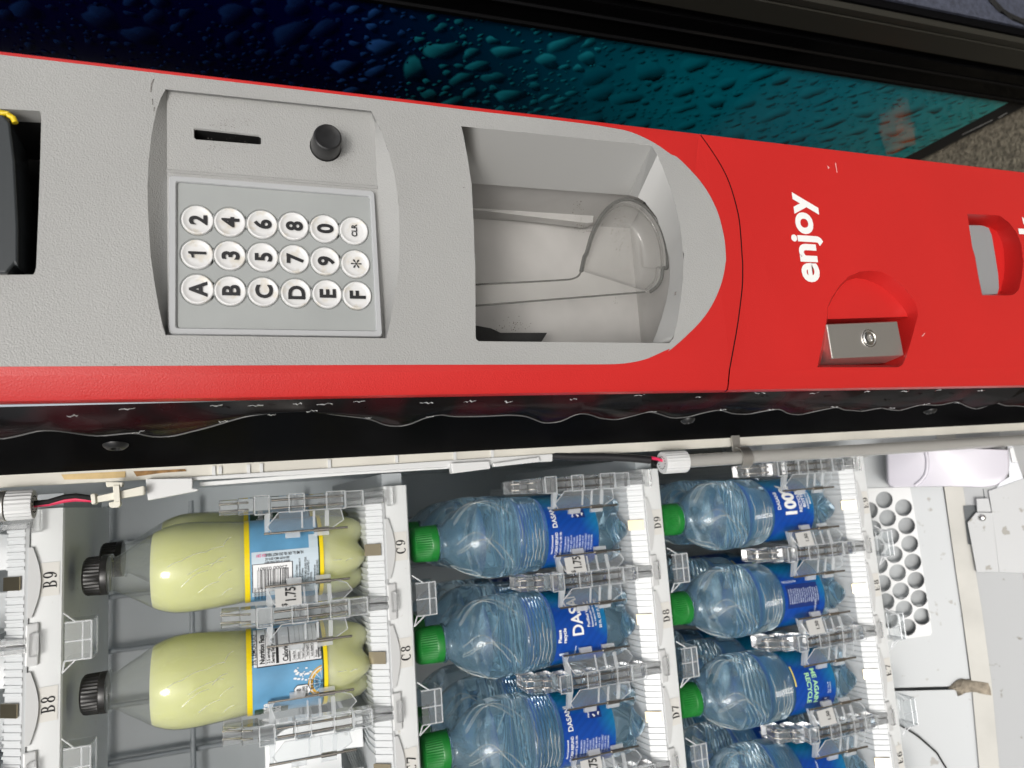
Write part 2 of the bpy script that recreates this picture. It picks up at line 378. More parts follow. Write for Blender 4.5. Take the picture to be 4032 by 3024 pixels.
po_bot = K('E', [(2110, 555), (925, 543)], YG)
po_left = K('E', [(925, 543), (908, 530), (905, 510), (902, 0)], YG) + K('B', [(900, 1640), (893, 1400), (880, 1150), (855, 980), (825, 820), (815, 785)], YG)
pocket = po_top[:-1] + po_sill[:-1] + po_bot[:-1] + po_left[:-1]
bill = K('A', [(-1500, 610), (0, 676), (245, 690), (258, 705), (250, 1000), (238, 1350), (225, 1659)], YG) + K('D', [(218, 110), (208, 128), (0, 130), (-1500, 140)], YG)
b = MB(); b.poly(grey, [key_out, pocket, bill])
bz = 1.0                                                      # thickness round the edge
b.strip(grey, [p + V((0, .0012, 0)) for p in grey], False)
b.build('grey_fascia', GREY, cc, smooth=20)
# red shell, upper part: plate round the grey, rolled edges left and right
seam = K('C', [(188, 826), (205, 852), (240, 900), (300, 990), (350, 1080), (390, 1180), (430, 1330), (445, 1450), (455, 1600)], YP) + K('G', [(458, 60), (457, 180), (445, 300), (425, 450), (400, 590), (377, 715)], YP)
seam = catmull(seam, 3); seam[0].x = xr(seam[0].z) - .0016; zs_r, zs_l = seam[0].z, seam[-1].z
def edges(b, z0r, z1r, z0l, z1l, n=14):
    """rolled right edge and bevelled left lip of the shell, from z0 to z1"""
    prof = []
    for i in range(9):
        a = math.pi / 2 * i / 8; prof.append((-.0016 + .0016 * math.sin(a), .004 * (1 - math.cos(a))))
    prof.append((.0, .12))
    R_ = [[V((xr(z) + dx, YP + dy, z)) for dx, dy in prof] for z in (z0r + (z1r - z0r) * k / n for k in range(n + 1))]
    b.rings(R_, False)
    L_ = []
    for z in (z0l + (z1l - z0l) * k / n for k in range(n + 1)):
        f, l = xf(z), xl(z)
        L_.append([V(p) for p in ((f, YP, z), (f - .001, YP + .0004, z), (l + .0035, YP + .0042, z), (l + .001, YP + .0058, z), (l, YP + .009, z), (l + .0004, YP + .016, z), (l + .004, YP + .022, z), (l + .01, YP + .024, z))])
    b.rings(L_, False)
def shell_plate(b, pts, holes=()): b.poly(pts, holes)
rp = [V((xf(z), YP, z)) for z in (ZT, ZC, zs_l)] + seam[::-1][1:] + [V((xr(z) - .0016, YP, z)) for z in (ZC, ZT)]
grow = lambda pts, f: [sum(pts, V()) / len(pts) + (p - sum(pts, V()) / len(pts)) * f + V((0, .0006, 0)) for p in pts]
b = MB(); b.poly(rp, [grow(key_out, 1.012), grow(pocket, 1.012), grow(bill, 1.01)]); edges(b, zs_r, ZT, zs_l, ZT)
b.build('red_shell', RED, cc, smooth=40, weld=1e-5)
# lower part
sd_ = [p + V((0, 0, -.0011)) for p in seam]
lat_o = [(990, 330), (1010, 280), (1060, 200), (1120, 140), (1190, 110), (1260, 103), (1330, 112), (1400, 150), (1470, 215), (1530, 290), (1553, 350), (1550, 390), (1510, 540), (1480, 640), (1455, 690), (1430, 705), (925, 705), (930, 690), (960, 540), (985, 400)]
lat_i = [(992, 335), (1015, 290), (1060, 215), (1110, 165), (1165, 150), (1220, 157), (1280, 180), (1340, 215), (1395, 260), (1450, 320), (1480, 365), (1490, 390), (1450, 540), (1425, 640), (1415, 680), (1405, 690), (940, 690), (945, 680), (975, 540), (990, 405)]
coin_o = [(3809, 842), (3872, 845), (3936, 849), (3974, 877), (4005, 920), (4022, 965), (4029, 1030), (4024, 1090), (4012, 1140), (3995, 1158), (3980, 1163), (3866, 1163), (3850, 1080), (3838, 1010), (3828, 975)]
coin_i = [(3813, 880), (3872, 884), (3916, 889), (3940, 905), (3958, 940), (3968, 975), (3972, 1030), (3968, 1090), (3958, 1135), (3950, 1150), (3942, 1157), (3870, 1158), (3853, 1080), (3841, 1010), (3831, 978)]
LO = K('G', lat_o, YP); CO = [atY(*q, YP) for q in coin_o]
xmin_ = min(p.x for p in LO) - .0012; xf0 = xf; xf = lambda z: min(xf0(z), xmin_) if z < zs_l - .03 else xf0(z) + (min(0, xmin_ - xf0(z))) * min(1, max(0, (zs_l - .0011 - z) / .03))
lp = [V((xf(z), YP, z)) for z in [zs_l - .0011 + (ZB - zs_l + .0011) * k / 56 for k in range(57)]] + [V((xr(z) - .0016, YP, z)) for z in (ZB, .8)] + sd_[:-1]
b = MB(); b.poly(lp, [LO, CO]); edges(b, zs_r - .0011, ZB, zs_l - .0011, ZB, 56)
b.build('red_lower_shell', RED, cc, smooth=40, weld=1e-5)
b = MB(); q0 = [p + V((0, .003, .004)) for p in seam]; q1 = [p + V((0, .003, -.005)) for p in seam]; b.strip(q0, q1); b.build('seam_backing', BLACKM, cc, smooth=0)
b = MB(); b.box((.085, YP + .145, ZB), (.255, YP + .15, ZT)); b.box((.2555, YP + .02, ZB), (.2575, 1.0, ZT + .35)); b.build('side_sheet', BLACK, cc)
# ------------------------------------------------------------------ keypad recess
YF = YP + .0115
fl_l = K('A', [(1035, 565), (1035, 700), (1036, 900), (1037, 1055)], YF)
def resample(pts, n):
    d = [0]; 
    for a, c in zip(pts, pts[1:]): d.append(d[-1] + (c - a).length)
    out = []
    for k in range(n):
        t = d[-1] * k / (n - 1); i = 0
        while i < len(d) - 2 and d[i + 1] < t: i += 1
        out.append(pts[i].lerp(pts[i + 1], (t - d[i]) / max(1e-9, d[i + 1] - d[i])))
    return out
pa, pb_ = atY(657, 360, YP + .0035), atY(660, 1312, YF); fln = (atY(1473, 442, YP + .0035) - pa).cross(pb_ - pa).normalized()
onF = lambda px, py: atP(px, py, pa, fln)
inL = [onF(657, 360), onF(660, 1312)]; inR = [onF(1473, 442), onF(1512, 1328)]
n_ = 22
a_l, a_r = resample(kl, n_), resample(kr, n_); i_l, i_r = resample(inL, n_), resample(inR, n_)
b = MB(); b.strip(a_l, i_l); b.strip(a_r, i_r); b.strip([kl[0], kr[0]], [inL[0], inR[0]]); b.strip([kl[-1], kr[-1]], [inL[1], inR[1]])
slot = [onF(*p) for p in ((763, 507), (772, 504), (1022, 533), (1030, 540), (1030, 566), (1023, 569), (771, 549), (763, 541))]
bc = onF(1282, 578); bh = [bc + V((.0098 * math.cos(t), -fln.x / fln.y * .0098 * math.cos(t), .0098 * math.sin(t))) for t in [6.2832 * k / 28 for k in range(28)]]
b.poly([inL[0], inR[0], inR[1], inL[1]], [slot, bh])
b.build('keypad_recess', GREY, cc, smooth=25, weld=1e-5)
b = MB(); sc0 = sum(slot, V()) / 8; si = [sc0 + (p - sc0) * 1 for p in slot]
ri = [V((sc0.x + (p.x - sc0.x) * .86, p.y + .0012, sc0.z + (p.z - sc0.z) * .98)) for p in slot]
b.strip(slot, ri, True); ro = [p + V((0, .02, 0)) for p in ri]; b.strip(ri, ro, True, 1); b.poly(ro, (), 1); b.build('card_slot', [GREYS, BLACKM], cc, smooth=20)
b = MB(); b.lathe([(.0098, 0), (.0098, -.006), (0, -.006)], 28, bc, 'y', 0); b.build('button_well', BLACKM, cc)
b = MB(); b.lathe([(.0094, -.004), (.0092, .006), (.0088, .012), (.0084, .0135), (.0076, .0141), (.0062, .0138), (.0045, .0136), (0, .0136)], 32, bc, 'y'); b.build('coin_return_button', mat('button_black', (.02, .02, .021), .28, vary=(120, .4)), cc)
b = MB()                                                     # ridge between the coin field and the keypad
ra, rb = onF(*cr('A', 1037, 1062)), onF(*cr('B', 292, 1165))
b.tube([ra + V((0, .0003, 0)), rb + V((0, .0003, 0))], .0012, 8); b.build('recess_ridge', GREY, cc)
b = MB(); rd_ = random.Random(8)
for (cx_, cy_), n_d, sx, sy in (((895, 490), 110, 60, 22), ((890, 575), 70, 60, 14), ((1330, 640), 50, 35, 22), ((650, 900), 26, 6, 160), ((1440, 700), 30, 20, 150), ((1000, 670), 24, 200, 6)):
    for _ in range(n_d):
        c = onF(rd_.gauss(cx_, sx), rd_.gauss(cy_, sy)) + V((0, -.0003, 0)); rr_ = rd_.uniform(.00008, .00026)
        b.poly([c + V((rr_ * math.cos(a) * rd_.uniform(.5, 1.5), 0, rr_ * math.sin(a) * rd_.uniform(.5, 1.5))) for a in (0, 1.2, 2.5, 3.8, 5)])
b.build('grime_specks', mat('grime_grey', (.20, .19, .175), .9), cc, smooth=0, kind='stuff')
# ------------------------------------------------------------------ keypad
YB = YP + .0042
def rrect(c, r, n=5):
    """four corners -> rounded outline"""
    out = []
    for i in range(4):
        p, a, d = c[i], c[i - 1], c[(i + 1) % 4]
        u, v_ = (a - p).normalized(), (d - p).normalized()
        for k in range(n + 1):
            t = k / n; out.append(p + u * r * (1 - t) ** 2 + v_ * r * t ** 2)
    return out
kb = [atY(*p, YB) for p in ((664, 691), (1474, 753), (1506, 1327), (664, 1317))]
ki = [atY(*p, YB) for p in ((696, 716), (1456, 775), (1481, 1303), (695, 1291))]
off = lambda pts, d: [p + V((0, d, 0)) for p in pts]
kp = MB(); ob_ = rrect(kb, .0028); oi = rrect(ki, .0018)
cb = sum(kb, V()) / 4
kp.strip(off(ob_, .006), ob_, True)
shr = lambda pts, f: [cb + (p - cb) * f for p in pts]
kp.strip(ob_, off(shr(ob_, .992), -.0008), True); kp.strip(off(shr(ob_, .992), -.0008), off(shr(oi, 1.012), -.0008), True); kp.strip(off(shr(oi, 1.012), -.0008), oi, True); kp.strip(oi, off(oi, .0012), True)
kpo = kp.build('keypad', [BEZ], cc, smooth=25, weld=1e-5)
YM = YB + .0011
mem = off(rrect(ki, .0018), .0011)
grid = {}
px_keys = {'2': (778.5, 867), '4': (906, 875), '6': (1033, 884), '8': (1157, 891), '0': (1278.5, 901), 'CLR': (1393.7, 909.5),
           '1': (777, 1001), '3': (906, 1006), '5': (1035.4, 1012.6), '7': (1159.5, 1020), '9': (1281.6, 1028.5), '*': (1400, 1039.5),
           'A': (778.5, 1139), 'B': (907.6, 1145.6), 'C': (1038, 1149), 'D': (1166, 1154), 'E': (1288.6, 1158), 'F': (1406.3, 1163.3)}
RB = .0090
rings_ = []; cents = {k: atY(*p, YM) for k, p in px_keys.items()}
circ = lambda c, r, n=24, dy=0: [c + V((r * math.cos(6.2832 * k / n), dy, r * math.sin(6.2832 * k / n))) for k in range(n)]
b = MB(); b.poly(mem, [circ(c, RB + .0009) for c in cents.values()])
for c in cents.values(): b.strip(circ(c, RB + .0009), circ(c, RB - .0001, 24, .0014), True)
b.build('keypad_membrane', MEMB, kpo, smooth=25, weld=1e-5)
for k, c in cents.items():
    q = MB(); q.lathe([(RB, -.0013), (RB * .985, .0002), (RB * .95, .0008), (RB * .90, .0009), (RB * .84, .0006), (RB * .74, .0001), (RB * .6, -.0001), (0, -.0002)], 28, c, 'y', cap0=False)
    sz = .0048 if k == 'CLR' else .0150 if k == '*' else .0132
    if k == '1':
        o1 = c + V((0, -.0007, 0)); h1 = .0098
        q.poly([o1 + V((a * h1, 0, e_ * h1)) for a, e_ in ((-.02, -.49), (.15, -.49), (.15, .5), (.02, .5), (-.04, .36), (-.24, .30), (-.24, .18), (-.02, .22))], (), 1)
    else: put_text(q, k, sz, c + V((0, -.0007, -sz * (.36 if k != '*' else .52))), (1, 0, 0), (0, 0, 1), 1, bold=0. if k == '*' else .034 if k != 'CLR' else .03, cond=.92)
    ko = q.build('key', [KEYW, INK], kpo, smooth=50, recalc=False); ko['label'] = 'white round key marked ' + k.replace('*', 'with a star')
# ------------------------------------------------------------------ delivery pocket
SM = mat('pocket_plastic', (.46, .45, .435), .35, bump=(60, .05, .001), vary=(22, .12))
Yi, Ys, Yb = YP + .046, YP + .018, YP + .115
top_i = K('B', [(860, 1140), (1860, 1215)], Yi)
sill_i = K('B', [(1862, 1218), (1910, 1226), (1950, 1245), (2030, 1350), (2080, 1480), (2104, 1590)], Ys + .004) + K('E', [(2112, 30), (2114, 150), (2095, 280), (2062, 400), (2025, 510), (2005, 552)], Ys)
b = MB()
tp = resample(po_top, 12); ti = resample(top_i, 12); b.strip(tp, ti)
so_, si_ = resample(po_sill, 20), resample(sill_i, 20); si_[0] = ti[-1].copy(); b.strip(so_, si_)
lb = [p + V((.002, .03, -.001)) for p in po_left]; b.strip(po_left, lb); bb = [p + V((-.001, .03, 0)) for p in po_bot]; b.strip(po_bot, bb)
ps = b.build('pocket_surround', GREYS, cc, smooth=30, weld=1e-5)
b = MB(); xL, xR, zT_, zB_ = po_bot[0].x - .004, ti[0].x + .0, po_left[-1].z + .01, si_[10].z - .006
xR2 = ti[-1].x + .004
b.poly([(xL - .01, Yb, zT_ + .03), (xR2 + .03, Yb, zT_ + .03), (xR2 + .03, Yb, zB_ - .05), (xL - .01, Yb, zB_ - .05)])     # back
b.poly([(xR2, Yi, zT_), (xR2 - .004, Yb, zT_), (xR2 - .004, Yb, zB_ - .02), (xR2, Yi, zB_)])                                # right wall
b.poly([(xL, YP + .02, zT_), (xL, Yb, zT_), (xL, Yb, zB_ - .03), (xL, YP + .02, zB_)]); b.poly([(xL, YP + .02, zT_), (xR2 + .01, YP + .02, zT_), (xR2 + .01, Yb, zT_), (xL, Yb, zT_)])
b.poly([(xL, Ys, zB_ + .002), (xR2 + .01, Ys, zB_ + .002), (xR2 + .01, Yb, zB_ - .02), (xL, Yb, zB_ - .02)])
b.build('pocket_chute', SM, cc, smooth=0)
b = MB(); b.poly([atY(*cr('E', *q), YP + .085) for q in ((880, 440), (1000, 462), (1060, 490), (1350, 490), (1300, 570), (880, 570))]); b.build('dark_flap', mat('rubber', (.02, .02, .02), .7, vary=(80, .6)), cc, smooth=0)
FLAP = clear_mat('clear_flap', (.93, .93, .92), .06, 1.45, .30, (.46, .45, .43))
RIM = clear_mat('clear_rim', (.55, .55, .53), .08, 1.5, .35, (.24, .24, .23))
disc_px = [('E', 1990, 235), ('E', 2035, 200), ('E', 2062, 150), ('E', 2070, 90), ('B', 2098, 1659), ('B', 2092, 1540), ('B', 2062, 1430), ('B', 2010, 1340), ('B', 1940, 1272), ('B', 1850, 1240), ('B', 1765, 1265), ('B', 1690, 1340), ('B', 1632, 1450), ('B', 1595, 1570), ('E', 1580, 20), ('E', 1560, 110), ('E', 1520, 150), ('E', 1400, 165), ('E', 880, 192)]
yd = YP + .030
dl = [atY(*cr(k, x, y), yd) for k, x, y in disc_px]
fe = K('E', [(880, 324), (1960, 237)], yd)
b = MB(); b.prism([atY(*cr('B', *q), Yb - .02) for q in ((860, 1225), (1640, 1310), (1642, 1330), (1636, 1385), (1600, 1388), (860, 1300))], (0, .012, 0)); b.build('chute_ledge', SM, cc, smooth=0, bevel=.002)
disc = catmull(dl[:16]); b = MB(); dcen = sum(disc, V()) / len(disc)
outer = [fe[1]] + disc; lay = lambda f, d: [dcen + (p - dcen) * f + V((0, d, 0)) for p in outer]
b.rings([lay(1, 0), lay(.96, .0004), lay(.93, .003), lay(.88, .008), lay(.80, .013), lay(.72, .0165), lay(.66, .018)], True); b.poly(lay(.66, .018))
ch = [fe[0], fe[1]] + disc[::-1][:8][::-1] + [dl[-2], dl[-1]]
b.poly([fe[0], fe[1], disc[-1], dl[-3], dl[-2], dl[-1]])
fo = b.build('delivery_flap', FLAP, cc, smooth=60)
b = MB(); b.tube([fe[0], fe[1]], .0007, 8); b.tube(disc, .0014, 8); b.tube(catmull(dl[13:]), .0007, 8); b.build('flap_rim', RIM, fo, smooth=60)
b = MB(); b.tube([dcen + (p - dcen) * .93 + V((0, .0045, 0)) for p in disc], .0012, 8); b.build('flap_fillet', clear_mat('fillet_clear', (.80, .80, .79), .05, 1.45, .25, (.40, .39, .37)), fo, smooth=60)
DIRT = mat('grime', (.10, .08, .06), .9)
b = MB(); rd_ = random.Random(21)
for q, n_d, sx, sy in ((('B', 1575, 1415), 60, 38, 18), (('B', 1545, 1300), 26, 22, 30), (('B', 1790, 1440), 50, 30, 60), (('E', 1140, 450), 60, 60, 22), (('E', 1765, 300), 8, 12, 25)):
    for _ in range(n_d):
        x_, y_ = rd_.gauss(q[1], sx), rd_.gauss(q[2], sy); c = atY(*cr(q[0], x_, y_), YP + .029 if q[2] in (1440, 300) else Yb - .047); rr_ = rd_.uniform(.0001, .00045)
        b.poly([c + V((rr_ * math.cos(a) * rd_.uniform(.5, 1.4), 0, rr_ * math.sin(a) * rd_.uniform(.5, 1.4))) for a in (0, 1.2, 2.5, 3.8, 5)])
b.build('grime_specks', DIRT, cc, smooth=0, kind='stuff')
# ------------------------------------------------------------------ lettering
b = MB(); e0 = atY(3227, 1113, YP - .0005); e1 = atY(3207 - 4, 765, YP - .0005); tv, tf = text2d('enjoy', .034, 1.0, 'LEFT')
wx = max(x for x, y in tv) - min(x for x, y in tv); sz = (e1.x - e0.x) / wx
put_text(b, 'enjoy', sz, e0, (1, 0, 0), (0, 0, 1), 0, .034, 1.0, 'LEFT'); b.build('enjoy_lettering', WINK, cc, smooth=0)
b = MB(); put_text(b, 'k', sz, atY(4085, 930, YP - .0005), (1, 0, 0), (0, 0, 1), 0, .034, 1.0, 'LEFT'); b.build('lower_lettering', WINK, cc, smooth=0)
# ------------------------------------------------------------------ latch
LI = K('G', lat_i, YP + .011)
b = MB(); b.strip(LO, LI, True); sh = [atY(*cr('G', *q), YP + .011) for q in ((990, 388), (1487, 392))]
b.poly(LI[:12] + [LI[19]])
well = [LI[19]] + LI[11:19]; b.strip(well, [p + V((0, .030, 0)) for p in well], True); b.poly([p + V((0, .030, 0)) for p in well])
b.build('latch_recess', RED, cc, smooth=35, weld=1e-5)
yl = YP + .0035; lf = K('G', [(983, 437), (1424, 419), (1466, 630), (1018, 652)], yl)
lbk = [p + V((dx, .020, 0)) for p, dx in zip(lf, (0, 0, -.003, -.003))]
b = MB(); b.add(lf + lbk, [(0, 1, 2, 3), (7, 6, 5, 4), (0, 4, 5, 1), (1, 5, 6, 2), (2, 6, 7, 3), (3, 7, 4, 0)])
la = b.build('latch_handle', METAL, cc, smooth=0, bevel=.0007)
lc = atY(*cr('G', 1248, 525), yl - .0003)
b = MB(); b.lathe([(.0074, -.002), (.0074, .0004), (.0066, .0005), (.0060, -.0012), (.0058, -.0014), (.0056, .0002), (.0050, .0006), (.0030, .0007), (.0026, 0), (.0018, -.002), (0, -.002)], 28, lc, 'y', cap0=False); b.build('latch_lock', CHROME, la, smooth=30)
# ------------------------------------------------------------------ coin cup
CI = [atY(*q, YP + .017) for q in coin_i]
b = MB(); b.strip(CO, CI, True); b.poly([p + V((0, .004, 0)) for p in CI]); b.strip(CI, [p + V((0, .004, 0)) for p in CI], True); b.build('coin_cup', RED, cc, smooth=35, weld=1e-5)
fp = [atY(*q, YP + .011) for q in ((3815, 886), (3868, 888), (3893, 897), (3905, 925), (3918, 1000), (3930, 1076), (3934, 1135), (3928, 1157), (3868, 1161), (3850, 1080), (3836, 1010))]
b = MB(); b.prism(fp, (0, .006, 0)); b.build('coin_flap', mat('flap_grey', (.26, .27, .275), .4), cc, smooth=0, bevel=.0018, segs=3)
# ------------------------------------------------------------------ bill acceptor
b = MB(); bi = [p + V((-.001 if p.x > .2 else .0005, .012, .001)) for p in bill]; b.strip(bill, bi, True); bj = off(bi, .05); b.strip(bi, bj, True, 1); b.poly(bj, (), 1)
b.build('bill_surround', [GREYS, BLACKM], cc, smooth=20)
bt, bbm = bill[2], bill[8]
b = MB(); z0 = bill[4].z + .012
f0 = K('A', [(-900, 705), (20, 712), (60, 760), (90, 1000), (110, 1400), (110, 1659)], YP - .004) + K('D', [(90, 60), (40, 118), (-900, 118)], YP - .004)
b.prism(f0, (0, .035, 0)); ba = b.build('bill_acceptor', mat('acceptor_black', (.035, .04, .043), .22, bump=(200, .05, .0004)), cc, smooth=0, bevel=.004, segs=4)
b = MB(); b.tube([atY(*cr('A', *q), YP - .001) for q in ((-120, 690), (0, 700), (50, 712), (82, 735), (95, 765))], .0017, 8); b.build('yellow_guide', mat('yellow_plastic', (.80, .58, .02), .35), ba, smooth=60)
# scuffs and specks on the fascia
SCF = mat('scuff', (.18, .17, .16), .7, vary=(900, .6))
b = MB()
for pts in ([(955, 490), (938, 520), (935, 572), (942, 574), (946, 530), (960, 492)], [(945, 612), (952, 616), (953, 650), (948, 652)], [(957, 665), (965, 668), (962, 692), (956, 690)]): b.poly(K('A', pts, YG - .0002))
b.poly(K('G', [(37, 238), (50, 234), (48, 254), (38, 258)], YP + .0002)); b.poly(K('D', [(710, 684), (722, 682), (720, 690), (712, 690)], YG - .0002)); b.poly(K('B', [(829, 1163), (835, 1163), (835, 1168), (829, 1168)], YG - .0002))
b.build('scuff_marks', SCF, cc, smooth=0, kind='stuff')
b = MB(); b.poly(K('C', [(1036, 1012), (1042, 1013), (1051, 1074), (1047, 1075)], YP - .0004)); b.poly(K('C', [(988, 1030), (1003, 1042), (994, 1052)], YP - .0004)); b.poly(K('G', [(1575, 512), (1598, 488), (1596, 496), (1580, 514)], YP - .0004))
b.build('pale_scratches', mat('scratch_pink', (.75, .35, .33), .6), cc, smooth=0, kind='stuff')
# ------------------------------------------------------------------ black inner flange and its torn vinyl gasket
fa, fb = V((.0625, YP + .016, 0)), V((.0335, -.062, 0)); fn = V((fb.y - fa.y, -(fb.x - fa.x), 0)).normalized()
if fn.y > 0: fn = -fn
b = MB(); b.strip([V((fa.x, fa.y, ZT)), V((fb.x, fb.y, ZT))], [V((fa.x, fa.y, ZB)), V((fb.x, fb.y, ZB))])
b.strip([V((fb.x, fb.y, ZT)), V((fb.x + .012, fb.y + .004, ZT))], [V((fb.x, fb.y, ZB)), V((fb.x + .012, fb.y + .004, ZB))])
fl = b.build('inner_flange', BLACK, cc, smooth=0)
for q in (('D', 720, 1185), ('G', 120, 1030), ('G', 1628, 972)):
    c = atP(*cr(*q), fa, fn); u = (fb - fa).normalized(); wz = V((0, 0, 1)); R_ = .0078 if q[0] == 'D' else .0062
    rs = [[c + fn * h + (u * math.cos(t) + wz * math.sin(t)) * r for t in [6.2832 * k / 20 for k in range(20)]] for r, h in ((R_, .0002), (R_ * .95, .0012), (R_ * .7, .0028), (R_ * .45, .0034), (R_ * .36, .0030), (R_ * .33, .0006))]
    b = MB(); b.rings(rs, True, 0, False, True); b.build('screw', mat('screw_black', (.014, .014, .014), .4), fl, smooth=50)
gp = [('D', -500, 1140), ('D', -250, 1105), ('D', 0, 1140), ('D', 130, 1110), ('D', 250, 1080), ('D', 360, 1090), ('D', 480, 1120), ('D', 600, 1140), ('D', 700, 1125), ('D', 830, 1100), ('D', 870, 1105), ('D', 960, 1125), ('D', 1080, 1120), ('D', 1250, 1075), ('D', 1390, 1030), ('D', 1520, 1000), ('D', 1700, 990), ('D', 1930, 970), ('D', 2050, 985), ('E', 130, 1000), ('E', 250, 1015), ('E', 330, 1045), ('E', 420, 1055), ('E', 500, 1040), ('E', 580, 1010), ('E', 680, 995), ('E', 760, 1015), ('E', 900, 1008), ('E', 1100, 995), ('E', 1210, 1000), ('E', 1330, 1035), ('E', 1430, 1025), ('E', 1530, 985), ('E', 1590, 990), ('E', 1680, 1020), ('E', 1780, 1028), ('E', 1900, 1000), ('E', 1980, 975), ('E', 2050, 985), ('G', 20, 1002), ('G', 120, 1000), ('G', 220, 980), ('G', 320, 965), ('G', 400, 990), ('G', 500, 998), ('G', 620, 970), ('G', 690, 955), ('G', 740, 975), ('G', 820, 990), ('G', 950, 965), ('G', 1050, 945), ('G', 1100, 970), ('G', 1200, 980), ('G', 1320, 945), ('G', 1390, 955), ('G', 1440, 965), ('G', 1560, 930), ('G', 1620, 930), ('G', 1700, 940), ('G', 1790, 920), ('G', 1840, 935), ('G', 1920, 955), ('G', 2040, 915), ('G', 2120, 945), ('G', 2212, 950), ('G', 2400, 915), ('G', 2600, 945)]
ga = fa + fn * .006
edge = [atP(*cr(*q), ga, fn) for q in gp]
dense = resample(edge, 260)
def smooth_(p, k=2):
    for _ in range(k): p = [p[0]] + [(p[i - 1] + p[i] * 2 + p[i + 1]) / 4 for i in range(1, len(p) - 1)] + [p[-1]]
    return p
dense = smooth_(dense, 1); rs = []
u = (fb - fa).normalized()
for i, p in enumerate(dense):
    dd = (p - ga).dot(u); root = V((fa.x, fa.y, p.z)) - u * .004 + fn * .001
    wv = .0010 * math.sin(i * .21) + .0005 * math.sin(i * .45 + 1)
    row = []
    for t in (0, .12, .3, .5, .7, .88, 1):
        row.append(root.lerp(p, t) + fn * (.0042 * math.sin(t * 3.0) + wv * t * t + .0008 * math.sin(i * .12) * math.sin(3.14 * t)))
    rs.append(row)
b = MB(); b.rings(rs, False)
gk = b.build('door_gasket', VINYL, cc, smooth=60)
ed = MB(); ed.tube([r[-1] + fn * .0004 for r in rs], .0005, 6); ed.build('gasket_edge_highlight', mat('vinyl_edge_highlight', (.13, .13, .13), .35), gk, smooth=60)  # lighter grey tube: the edge's highlight put into its colour
TORN = mat('torn_clear_tape', (.55, .55, .55), .3, bump=(900, .8, .001))
b = MB(); rt = random.Random(3)
for q in [('D', 450, 1000), ('D', 790, 955), ('D', 1345, 933), ('D', 1590, 936), ('D', 1850, 925), ('D', 2020, 928), ('E', 180, 912), ('E', 600, 920), ('E', 870, 910), ('E', 1110, 912), ('E', 1515, 897), ('E', 1925, 875), ('G', 190, 884), ('G', 570, 860), ('G', 910, 860), ('G', 1240, 850), ('G', 1470, 850), ('G', 1680, 843), ('G', 1950, 845), ('G', 340, 965), ('G', 640, 962), ('G', 1030, 948), ('G', 1390, 955), ('G', 1610, 928), ('G', 1800, 922), ('E', 620, 1005), ('E', 235, 1015), ('E', 2000, 980), ('D', 1390, 1035), ('D', 860, 1102), ('D', 1690, 992), ('D', 1940, 970)]:
    c = atP(*cr(*q), ga + fn * .006, fn); L_ = rt.uniform(.004, .009)
    n = 7; top = [c + V((0, 0, L_ * (k / (n - 1) - .5))) + u * rt.uniform(-.0009, .0004) + fn * rt.uniform(0, .001) for k in range(n)]
    bot = [p + u * rt.uniform(.0006, .0024) for p in top]; b.strip(top, bot)
b.build('torn_tape', TORN, gk, smooth=0, kind='stuff')
# ================================================================== the open cabinet
BX0, BX1, BYF, BYB, BZ0, BZ1 = -.66, .0375, -.058, .66, .28, 1.86
cab = thing('vending_cabinet', 'open refrigerated vending cabinet with grey walls, white floor duct and honeycomb grille', 'vending machine cabinet', (-.3, .3, 0))
def slab(name, lo, hi, m, parent=None, **kw):
    b = MB(); b.box(lo, hi); return b.build(name, m, parent if parent else cab, smooth=0, **kw)
slab('right_wall', (BX1, BYF, BZ0), (BX1 + .02, BYB + .02, BZ1), LINER)
slab('left_wall', (BX0 - .02, BYF, BZ0), (BX0, BYB + .02, BZ1), LINER)
slab('back_wall', (BX0, BYB, BZ0), (BX1, BYB + .02, BZ1), LINER)
slab('ceiling', (BX0 - .02, BYF, BZ1), (BX1 + .02, BYB + .02, BZ1 + .02), LINER)
b = MB()                                                       # evaporator rails seen at the back of the third row
for x in (-.60, -.52, -.44, -.36, -.28, -.20, -.12, -.04): b.tube([(x, BYB - .02, 1.02), (x, BYB - .02, 1.62)], .004, 8)
for z in (1.10, 1.27, 1.43, 1.55): b.tube([(BX0 + .02, BYB - .03, z), (BX1 - .02, BYB - .03, z)], .004, 8)
b.build('wire_guard', mat('guard_grey', (.30, .33, .35), .4), cab, smooth=60)
slab('cream_edge', (.0255, -.0645, .30), (.0375, -.0585, BZ1), CREAM, bevel=.001)
b = MB(); q = K('D', [(380, 1372), (780, 1352), (780, 1390), (640, 1398), (400, 1404)], -.0652); b.poly(q); b.build('foam_tape', mat('foam_tape', (.70, .52, .26), .8, vary=(60, .25)), cab, smooth=0)
q = K('D', [(830, 1352), (1000, 1345), (1150, 1338), (1160, 1352), (1010, 1362), (850, 1384)], -.0652); b = MB(); b.poly(q); b.build('rust_stain', mat('rusty_foam', (.35, .20, .08), .9, vary=(120, .6)), cab, smooth=0)
